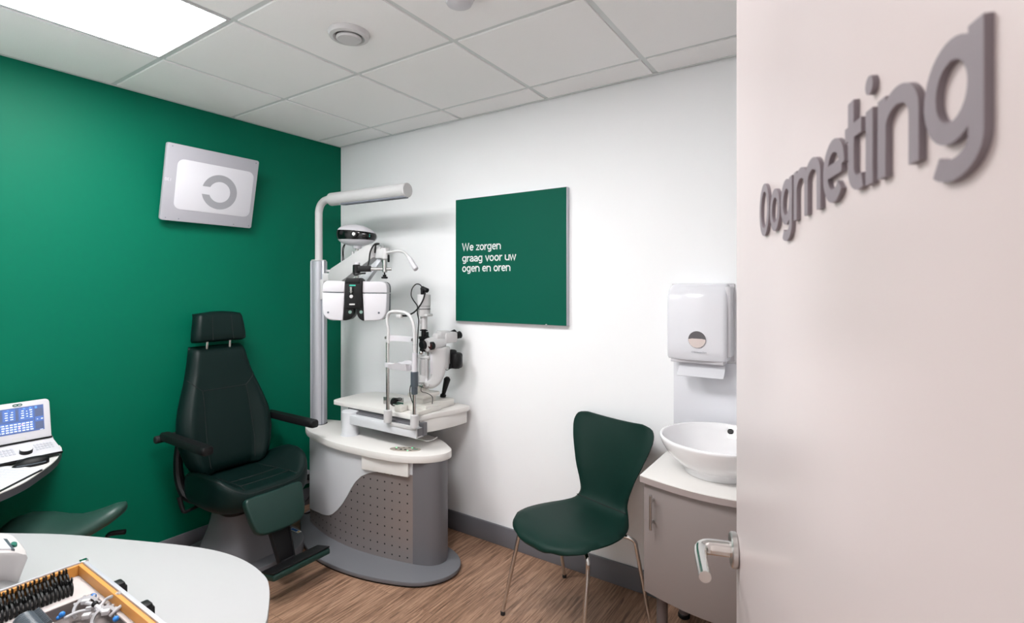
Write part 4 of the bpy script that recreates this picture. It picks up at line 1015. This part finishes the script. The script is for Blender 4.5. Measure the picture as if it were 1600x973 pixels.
# ------------------------------------------------------------------ desk in the corner, console, mouse, form
DK = thing('corner_desk', 'white desk with a curved grey edge against the green wall', 'desk', (.3, -2.1, 0))
dko = cr([(.018, -1.612), (.09, -1.624), (.152, -1.644), (.246, -1.682), (.323, -1.724), (.391, -1.770), (.491, -1.843), (.562, -1.927), (.61, -2.03), (.63, -2.15)], 4)+[(.63, -2.46), (.018, -2.46)]
part('desktop', B().prism(dko, .746, .750), 'white_lam', DK, label='white desk top')
part('desk_edge', B().prism(dko, .718, .746), mat('desk_edge_grey', (66, 66, 70), .5), DK, label='grey desk edge')
part('support_panel', B().bx((.06, -2.05, 0), (.55, -2.01, .718)), 'black', DK)
CO = thing('control_console', 'white control console with a lit blue screen on the corner desk', 'console', (.13, -1.79, .75))
zc = .75
y0c, y1c = -1.886, -1.656
def cbox(pr_, ya, yb, bev=.004, cutr=0):
    m = frame((0, 0, 0), Vector((1, 0, 0)), Vector((0, 0, 1)), Vector((0, -1, 0)))
    return B().prism(pr_, -yb, -ya, bev, m)
part('foot', cbox([(.05, .750), (.14, .750), (.165, .764), (.05, .764)], y0c+.03, y1c-.02, .001), 'ivory', CO)
cbs = part('base', cbox([(.03, .764), (.214, .764), (.222, .772), (.19, .783), (.105, .806), (.09, .818), (.06, .822), (.03, .80)], y0c, y1c, .004), 'white_plastic', CO, label='white sloping key panel')
part('trim_strip', cbox([(.10, .7605), (.217, .7605), (.223, .766), (.2235, .7705), (.10, .7645)], y0c-.001, y1c+.001, .001), 'black', CO, label='black lower rim')
# screen: tilted back
s0 = Vector((.098, (y0c+y1c)/2, .818)); sv = Vector((-.030, 0, .165)).normalized()
sm_ = frame(s0, Vector((0, 1, 0)), sv, Vector((0, 1, 0)).cross(sv))
hwS = (y1c-y0c)/2-.006
scr = part('screen', B().prism(rrect(2*hwS, .172, [.018, .018, .004, .004], cy=.086), -.014, 0, .003, sm_), 'white_plastic', CO, label='white screen frame')
part('hinge', B().bx((.085, y0c+.004, .813), (.102, y1c-.004, .8195), .001), 'black', CO)
def scr_mat():
    return mat('screen_blue', (70, 88, 130), .3, emit=(92, 116, 178), estr=.35)
dsp = part('display', B().prism(rrect(2*hwS-.046, .112, .001, cy=.093), -.001, .0006, 0, sm_), scr_mat(), scr, label='lit blue display')
lcd = {'a': mat('screen_panel', (74, 100, 152), .3, emit=(80, 112, 190), estr=.5), 'd': mat('screen_dark', (84, 92, 118), .3, emit=(80, 92, 128), estr=.35), 'w': mat('screen_text', (226, 234, 250), .3, emit=(226, 236, 255), estr=.35), 'p': mat('screen_pink', (236, 150, 170), .3, emit=(240, 150, 176), estr=.7), 'b': mat('screen_bright_blue', (90, 140, 235), .3, emit=(80, 130, 240), estr=.7)}
dw_, dh_ = 2*hwS-.046, .112
def sp(u, v): return ((u-.5)*dw_, .093+(v-.5)*dh_)
def scr_rects(kind, rs, zz_, nm):
    b = B()
    for u0, v0, u1, v1 in rs:
        a = sp(u0, v0); c = sp(u1, v1); b.bx((a[0], a[1], .0004), (c[0], c[1], zz_), 0, sm_)
        if kind != 'w': part(nm, b, lcd[kind], dsp); b = B()
    if kind == 'w': part(nm, b, lcd[kind], dsp)
scr_rects('d', [(.02, .52, .20, .92), (.83, .56, .985, .86), (.83, .06, .985, .34), (.46, .50, .5, .9)], .0008, 'dark_field')
scr_rects('a', [(.22, .52, .45, .96), (.52, .48, .80, .96), (.02, .06, .80, .44), (.83, .37, .985, .54)], .0008, 'panel_field')
rnd = random.Random(3)
tx = []
for c_ in range(10):
    for r_ in range(4):
        u = .03+c_*.077; v_ = .07+r_*.09
        tx.append((u, v_, u+.045+rnd.random()*.015, v_+.045))
for u in (.58, .74):
    for r_ in range(4): tx.append((u-.03*rnd.random(), .56+r_*.09, u+.035, .595+r_*.09))
for u in (.28, .38): 
    for r_ in range(4): tx.append((u-.03*rnd.random(), .56+r_*.09, u+.03, .59+r_*.09))
tx += [(.66, .6, .69, .63), (.655, .7, .69, .73), (.66, .8, .68, .83), (.86, .43, .88, .46), (.94, .43, .98, .46), (.91, .01, .97, .03), (.05, .46, .15, .48)]
scr_rects('w', tx, .0010, 'text_field')
scr_rects('p', [(.56, .30, .585, .34), (.50, .22, .525, .26), (.50, .16, .525, .19)], .0012, 'marker_field')
scr_rects('b', [(.83, .88, .87, .96), (.30, .92, .33, .95), (.60, .90, .64, .95), (.72, .90, .76, .95)], .0012, 'icon_field')
lg_ = B()
for dx in (-.007, .007):
    lg_.tube([sm_ @ Vector((.0+dx+.008*math.cos(2*PI*k/16), .160+.0042*math.sin(2*PI*k/16), .001)) for k in range(16)], .0016, n=6, sm=0, closed=True)
part('logo', lg_, 'logo_green', scr, label='small green double-ring mark')
part('latch', B().prism(rrect(.044, .017, .001, cx=0, cy=.0105), -.001, .0007, 0, sm_), 'white_paint', scr)
kd = Vector((.180, -1.768, .789))
kx = Vector((.27, 0, .963)).normalized()
kn = part('dial', B().cyl(kd-kx*.006, kd+kx*.013, .0215, n=30), 'black', CO, label='black dial with a white cap')
part('dial_cap', B().cyl(kd+kx*.0125, kd+kx*.0145, .0205, n=30), 'white_plastic', kn)
km = frame((.147, 0, .7955), Vector((0, 1, 0)), Vector((-.963, 0, .27)), Vector((.27, 0, .963)))
if km.to_3x3().determinant() < 0: print('keys flipped')
for (ya, yb, n_) in ((-1.735, -1.672, 6), (-1.870, -1.798, 6)):
    b = B(); rr_ = random.Random(n_)
    for i in range(n_):
        for j in range(3):
            yy = ya+(yb-ya)*(i+.5)/n_
            b.box((yy, -.028+j*.021, .0012), ((yb-ya)/n_*.7, .011+.004*rr_.random(), .0012), .0004, km)
    part('keys', b, mat('key_grey', (186, 186, 194), .6), cbs)
MO = thing('computer_mouse', 'black computer mouse on the desk in front of the console', 'mouse', (.275, -1.765, .75))
mm_ = frame((.272, -1.775, .75), Vector((.12, .99, 0)).normalized(), Vector((-.99, .12, 0)).normalized(), Vector((0, 0, 1)))
rows = []
for k in range(15):
    t = -1+2*k/14; L_ = .058*t
    wdt = .031*max(.04, (1-abs(t)**2.6))**.5; hgt = .036*max(.05, 1-abs(t-.15)**2.4/1.35)**.6
    rows.append([(L_, wdt*math.cos(a), max(.001, hgt*math.sin(a))) for a in [PI*j/12 for j in range(13)]]+[(L_, -wdt*.9, .001), (L_, wdt*.9, .001)])
mb = part('body', B().loft(rows, mtx=mm_), 'black', MO, smooth=60)
part('side_strip', B().tube([mm_ @ Vector((-.045, -.026, .012)), mm_ @ Vector((0, -.0315, .012)), mm_ @ Vector((.045, -.022, .011))], .0025, n=8), 'lens_grey', MO)
part('wheel', B().cyl(mm_ @ Vector((-.035, -.004, .021)), mm_ @ Vector((-.035, .004, .021)), .009, n=16), 'rubber', MO)
c0_ = Pz(67, 731, .756); d1_ = (Pz(0, 765, .756)-c0_).normalized(); d2_ = (Pz(0, 727.2, .756)-c0_).normalized()
fpoly = [c0_, c0_+d1_*.15, c0_+d1_*.297, c0_+d1_*.297+d2_*.21, c0_+d2_*.21]
cpoly = [p-d2_*.007+d1_*.010 for p in (fpoly[0], fpoly[2], fpoly[3], fpoly[4])]
CBd = single('clipboard', B().prism([(p.x, p.y) for p in cpoly], .750, .7545, .0008), 'black', 'dark clipboard under the paper form on the corner desk', 'clipboard', (.42, -1.95, .75))
Fo = thing('paper_form', 'white printed form lying at the desk edge beside the mouse', 'paper', (.42, -1.95, .7545))
part('sheet', B().prism([(p.x, p.y) for p in fpoly], .7547, .7562), 'paper', Fo)
b = B()
pa, pb2 = Vector((fpoly[0].x, fpoly[0].y, .7563)), Vector((fpoly[2].x, fpoly[2].y, .7563)); pc2 = Vector((fpoly[3].x, fpoly[3].y, .7563)); pd2 = Vector((fpoly[0].x, fpoly[0].y, 0))+Vector((fpoly[3].x-fpoly[2].x, fpoly[3].y-fpoly[2].y, .7563))
ed_ = (pb2-pa); wd_ = (pc2-pb2)
for k in range(1, 22):
    v_ = .05+k*.036
    segs = 1 if k % 4 == 1 else 9
    for j in range(segs):
        a = pa+ed_*(.10+.8*(j/segs)+(.02*rnd.random() if segs > 1 else 0))+wd_*v_; c = pa+ed_*(.10+.8*((j+.72)/segs) if segs > 1 else .92)+wd_*v_
        b.cyl(a, c, .0006, n=4)
part('print', b, 'ink', Fo, label='faint grey print')

# ------------------------------------------------------------------ saddle stool
sa, sb_ = Vector((.20, -1.842, .50)), Vector((.505, -1.522, .50))
sd_ = (sb_-sa); L_ = sd_.length; sd_.normalize(); sn_ = Vector((-sd_.y, sd_.x, 0))
ST = thing('saddle_stool', 'dark green saddle stool tucked between the desk and the white table', 'stool', ((sa.x+sb_.x)/2-.05, (sa.y+sb_.y)/2-.05, 0))
rows = []
for t, wdt, zt2, zb2 in ((-.01, .03, .475, .455), (.01, .075, .505, .44), (.06, .13, .528, .43), (.15, .17, .540, .425), (.28, .18, .534, .42), (.42, .165, .520, .42), (.55, .14, .514, .425), (.68, .115, .524, .44), (.8, .095, .54, .462), (.9, .075, .556, .486), (.97, .05, .560, .51), (1.0, .022, .550, .53)):
    c = sa+sd_*(L_*t); r = []
    for k in range(24):
        a = 2*PI*k/24; y_ = wdt*math.copysign(abs(math.cos(a))**.75, math.cos(a)); s2 = math.sin(a)
        z = (zt2+zb2)/2+(zt2-zb2)/2*math.copysign(abs(s2)**.8, s2)-.055*(abs(y_)/.18)**2*(1 if s2 > -.2 else .8)
        r.append((c.x+sn_.x*y_, c.y+sn_.y*y_, z))
    rows.append(r)
part('seat', B().loft(rows), mat('stool_leather', (40, 70, 62), .4, bump=.1, bscale=420), ST, smooth=70)
sc2 = sa+sd_*(L_*.42)
part('seat_plate', B().box((sc2.x, sc2.y, .415), (.20, .16, .03), .006), 'black', ST)
part('tilt_lever', B().tube([(sc2.x+.08, sc2.y+.04, .41), tuple(Vector((sc2.x, sc2.y, 0))+Vector((.14, .12, .415))), tuple(Pz(172, 834, .42)), tuple(Pz(196, 830.5, .42))], [.006, .006, .010, .011], n=10), 'black', ST, label='black tilt lever')
part('gas_column', B().cyl((sc2.x, sc2.y, .10), (sc2.x, sc2.y, .28), .025, n=20).cyl((sc2.x, sc2.y, .27), (sc2.x, sc2.y, .41), .014, n=20), 'black', ST)
for k in range(5):
    a = 2*PI*k/5+.35; e = (sc2.x+.21*math.cos(a), sc2.y+.21*math.sin(a))
    bl = part('base_arm', B().tube([(sc2.x, sc2.y, .11), ((sc2.x+e[0])/2, (sc2.y+e[1])/2, .10), (e[0], e[1], .07)], [.022, .018, .013], n=10), 'alu', ST)
    part('caster', B().cyl((e[0]-.012*math.sin(a), e[1]+.012*math.cos(a), .025), (e[0]+.012*math.sin(a), e[1]-.012*math.cos(a), .025), .025, n=18, bev=.003), 'black', bl)

# ------------------------------------------------------------------ white table with the lens case
WT = thing('white_table', 'white table with a rounded end in the lower left foreground', 'table', (1.45, -2.1, 0))
wo = cr([(.70, -2.20), (.80, -2.115), (.978, -2.011), (1.15, -1.908), (1.353, -1.813), (1.45, -1.770), (1.555, -1.727), (1.63, -1.703), (1.697, -1.690), (1.752, -1.686), (1.807, -1.688), (1.85, -1.694), (1.889, -1.703), (1.936, -1.725), (1.99, -1.759), (2.053, -1.806), (2.09, -1.86), (2.105, -1.95), (2.11, -2.1)], 4)+[(2.11, -2.46), (.70, -2.46)]
part('tabletop', B().prism(wo, .730, .750, .0015), mat('table_white', (168, 168, 169), .35), WT)
part('table_edge', B().prism(inset(wo, .0035), .724, .7305), mat('edge_tan', (176, 150, 128), .5), WT)
part('leg', B().cyl((1.55, -2.1, .02), (1.55, -2.1, .725), .04, n=28), 'alu', WT)
part('foot', B().cyl((1.55, -2.1, 0), (1.55, -2.1, .022), .28, .27, n=48), 'alu', WT)
LM = thing('lens_meter', 'white desktop device with a green oval mark at the left edge of the table', 'device', (1.33, -2.14, .75))
lA, lB = Pz(43, 868, .83), Pz(24, 839, .83)
tp_ = [lA, Pz(30, 865.5, .83), Pz(0, 865, .83), lA-ru*.29, lA-ru*.325+Vector((0, .004, 0)), lA-ru*.325+Vector((-.02, .03, 0)), lB-ru*.125, lB-ru*.09, Pz(0, 834, .83), Pz(16, 835.5, .83), lB]
tpc = cr([(p.x, p.y) for p in tp_], 3, True)
cx_ = sum(p[0] for p in tpc)/len(tpc); cy_ = sum(p[1] for p in tpc)/len(tpc)
def lring(k, z, dx=0, dy=0): return [(cx_+(x-cx_)*k+dx, cy_+(y-cy_)*k+dy, z) for x, y in tpc]
part('body', B().loft([lring(.86, .7505, -.03, .0), lring(.9, .755, -.03, 0), lring(.985, .815, -.003, 0), lring(1, .824), lring(.99, .829), lring(.96, .832), lring(.5, .834), lring(.02, .834)]), mat('device_white', (190, 184, 183), .4), LM, smooth=50)
def dquad(px, z0, z1): return B().prism([(p.x, p.y) for p in [Pz(a, b_, z1) for a, b_ in px]], z0, z1)
pnl = part('panel', dquad([(-30, 842), (6, 841), (18, 856.5), (-30, 856.8)], .832, .8375), 'white_plastic', LM, label='raised white panel')
part('panel_edge', dquad([(5, 841), (11, 841.5), (23, 857.5), (18, 857)], .832, .838), 'lens_grey', LM)
part('logo', B().prism(ell(.014, .0055, 20, *Pz(22, 850, .836).xy, rot=math.atan2((Pz(27, 857, .83)-Pz(16, 843, .83)).y, (Pz(27, 857, .83)-Pz(16, 843, .83)).x)), .8325, .8385), 'logo_green', LM, label='green oval mark')

TC = thing('lens_case', 'open trial lens case with wooden rim and silver edges on the white table', 'case', (1.82, -2.2, .75))
KX0, KX1, KY0, KY1 = 1.546, 2.09, -2.44, -1.974
def frame_box(b, x0, x1, y0, y1, t, z0, z1, bev=0.):
    b.bx((x0, y1-t, z0), (x1, y1, z1), bev).bx((x0, y0, z0), (x1, y0+t, z1), bev)
    b.bx((x0, y0+t, z0), (x0+t, y1-t, z1), bev).bx((x1-t, y0+t, z0), (x1, y1-t, z1), bev); return b
part('shell', frame_box(B(), KX0, KX1, KY0, KY1, .009, .7505, .806, .001).bx((KX0+.005, KY0+.005, .7505), (KX1-.005, KY1-.005, .757)), 'grey_paint', TC, label='grey case shell')
part('edge_profile', frame_box(frame_box(B(), KX0-.002, KX1+.002, KY0-.002, KY1+.002, .006, .800, .818, .0008), KX0+.003, KX1-.003, KY0+.003, KY1-.003, .005, .804, .8205, .0008), 'alu', TC, label='silver edge profile')
part('corner_cap', B().bx((KX0-.004, KY1-.012, .801), (KX0+.012, KY1+.004, .8215), .002), 'chrome', TC)
part('wood_rim', frame_box(B(), KX0+.009, KX1-.009, KY0+.009, KY1-.009, .0085, .757, .817, .0006), 'wood', TC, label='orange wooden inner rim')
ZL = .793
RX0, RX1, RY0, RY1 = 1.681, 1.872, -2.085, -2.0
IX0, IX1, IY0, IY1 = KX0+.0175, KX1-.0175, KY0+.0175, KY1-.0175
b = B().bx((IX0, IY0, .757), (RX0, IY1, ZL)).bx((RX1, IY0, .757), (IX1, IY1, ZL)).bx((RX0, RY1, .757), (RX1, IY1, ZL)).bx((RX0, IY0, .757), (RX1, RY0, ZL))
lin_ = part('lining', b, 'felt', TC, label='pale grey felt lining')
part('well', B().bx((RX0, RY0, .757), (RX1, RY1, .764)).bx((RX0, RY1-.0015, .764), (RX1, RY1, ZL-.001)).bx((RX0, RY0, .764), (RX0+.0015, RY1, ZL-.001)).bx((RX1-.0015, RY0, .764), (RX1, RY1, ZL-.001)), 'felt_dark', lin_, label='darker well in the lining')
for xh in (1.70, 1.845):
    hb = B().box((xh, KY1+.014, .790), (.030, .026, .030), .005).box((xh+.004, KY1+.024, .785), (.020, .014, .022), .004)
    part('handle_bracket', hb, 'black', TC, label='black handle bracket')
part('carry_handle', B().tube([(1.70, KY1+.018, .785), (1.715, KY1+.012, .765), (1.772, KY1+.012, .760), (1.83, KY1+.012, .765), (1.845, KY1+.018, .785)], .006, n=10), 'black', TC)

# trial lenses: two rows of black rims and one of grey rims, each a thing
def lens_proto(name, label, group, rim, r, tabw):
    t = thing(name, label, 'lens', (0, 0, 0), group=group)
    pr_ = [(r, -.0017), (r, .0017), (r-.0045, .0017), (r-.0045, -.0017)]
    n_ = 28
    m = Matrix.Rotation(PI/2, 4, 'X')
    part('rim', B().loft([[(a*math.cos(2*PI*k/n_), a*math.sin(2*PI*k/n_), z) for k in range(n_)] for a, z in pr_], mtx=m, closed=True), rim, t)
    part('glass', B().cyl((0, -.0004, 0), (0, .0004, 0), r-.004, n=n_), 'lens_dark' if rim == 'black' else 'lens_grey', t)
    part('tab', B().bx((-tabw/2, -.0012, r-.002), (tabw/2, .0012, r+.009), .0004), rim, t)
    return t
rb_ = random.Random(11)
p1 = lens_proto('trial_lens', 'black rimmed trial lens in the row against the wooden rim', 'black lenses in the row by the rim', 'black', .0175, .009)
p2 = lens_proto('trial_lens', 'black rimmed trial lens in the second row from the wooden rim', 'black lenses in the second row', 'black', .0175, .009)
p3 = lens_proto('trial_lens', 'grey rimmed trial lens in the fanned row beside the felt well', 'grey lenses beside the well', 'lens_grey', .019, .010)
def put(o, m): o.matrix_world = m
lens_rows = [(p1, 26, 1.5885, -2.022, .0072), (p2, 26, 1.640, -2.030, .0072)]
for pz, n_, x, y, dy in lens_rows:
    for k in range(n_):
        o = pz if k == 0 else copy_tree(pz)
        put(o, Matrix.Translation((x+rb_.uniform(-.001, .001), y-dy*k, ZL+.009+rb_.uniform(0, .002))) @ Matrix.Rotation(rb_.uniform(-.10, .02), 4, 'X') @ Matrix.Rotation(rb_.choice((-.5, .25, .5, .1)) if pz is p2 else rb_.uniform(-.3, .3), 4, 'Y'))
for k in range(12):
    o = p3 if k == 0 else copy_tree(p3)
    put(o, Matrix.Translation((1.707+.0064*k, -2.123, ZL+.013)) @ Matrix.Rotation(PI/2, 4, 'Z') @ Matrix.Rotation(.25, 4, 'X') @ Matrix.Rotation(1.05, 4, 'Y'))

# trial frame in the well
TF = thing('trial_spectacles', 'white plastic trial spectacles with blue knobs lying in the felt well', 'spectacles', (1.77, -2.04, .77))
def W(px, py, z): return Pz(px, py, z)
fr1, fr2 = W(134, 950, .785), W(163, 966, .785)
ax = (fr2-fr1); ax.z = 0; ax.normalize()
def fring(c, tilt, az):
    m = Matrix.Translation(c) @ Matrix.Rotation(az, 4, 'Z') @ Matrix.Rotation(tilt, 4, 'X')
    b = B(); n_ = 36; 
    a0_, a1_ = math.radians(-20), math.radians(230)
    rows = []
    for k in range(n_+1):
        a = a0_+(a1_-a0_)*k/n_
        rows.append([(q_*math.cos(a), q_*math.sin(a), z) for q_, z in ((.0185, -.003), (.024, -.003), (.024, .003), (.0185, .003))])
    b.loft(rows, mtx=m)
    for k in range(7):
        a = math.radians(20+k*22); b.box((.0255*math.cos(a), .0255*math.sin(a), 0), (.004, .004, .005), .0005, m)
    return b, m
tfw = mat('frame_white', (186, 185, 188), .35)
b1, m1 = fring(fr1, 1.0, .9); r1_ = part('lens_holder', b1, tfw, TF, label='white graduated lens holder')
b2, m2 = fring(fr2, 1.0, .9); part('lens_holder', b2, tfw, TF, label='white graduated lens holder')
part('bridge', B().tube([fr1+Vector((0, 0, .012)), (fr1+fr2)/2+Vector((0, 0, .018)), fr2+Vector((0, 0, .012))], .004, n=10).tube([W(100, 966, .78), W(122, 956, .785), W(145, 952, .79)], .0035, n=10), tfw, TF)
part('nose_rest', B().ball((fr1+fr2)/2+Vector((0, 0, .020)), .0065), 'black', TF)
part('temple', B().tube([W(150, 955, .790), W(158, 945, .796), W(166, 936, .802), W(177, 930.5, .810), W(187.5, 925.6, .820)], [.0035, .0034, .0033, .0035, .0036], n=10), tfw, TF, label='white temple arm')
part('temple', B().tube([W(172, 962, .790), W(178, 956, .796), W(186, 949, .802), W(193, 943.5, .806)], [.0035, .0034, .0033, .0036], n=10), tfw, TF, label='white temple arm')
part('scale_block', B().box(W(134, 939.5, .80), (.016, .010, .008), .001, rz=.9).box(W(141, 949, .80), (.016, .006, .005), .001, rz=.9).box(W(135, 962, .80), (.014, .012, .009), .001, rz=.9).box(W(165, 956, .80), (.013, .012, .009), .001, rz=.9), tfw, TF)
for px, py, z in ((146.3, 931, .795), (97, 959.5, .79), (91, 965, .785), (181, 966.5, .795)):
    part('knob', B().ball(W(px, py, z), .0058 if px != 91 else .004, n=16), 'blue', TF, label='small blue knob')
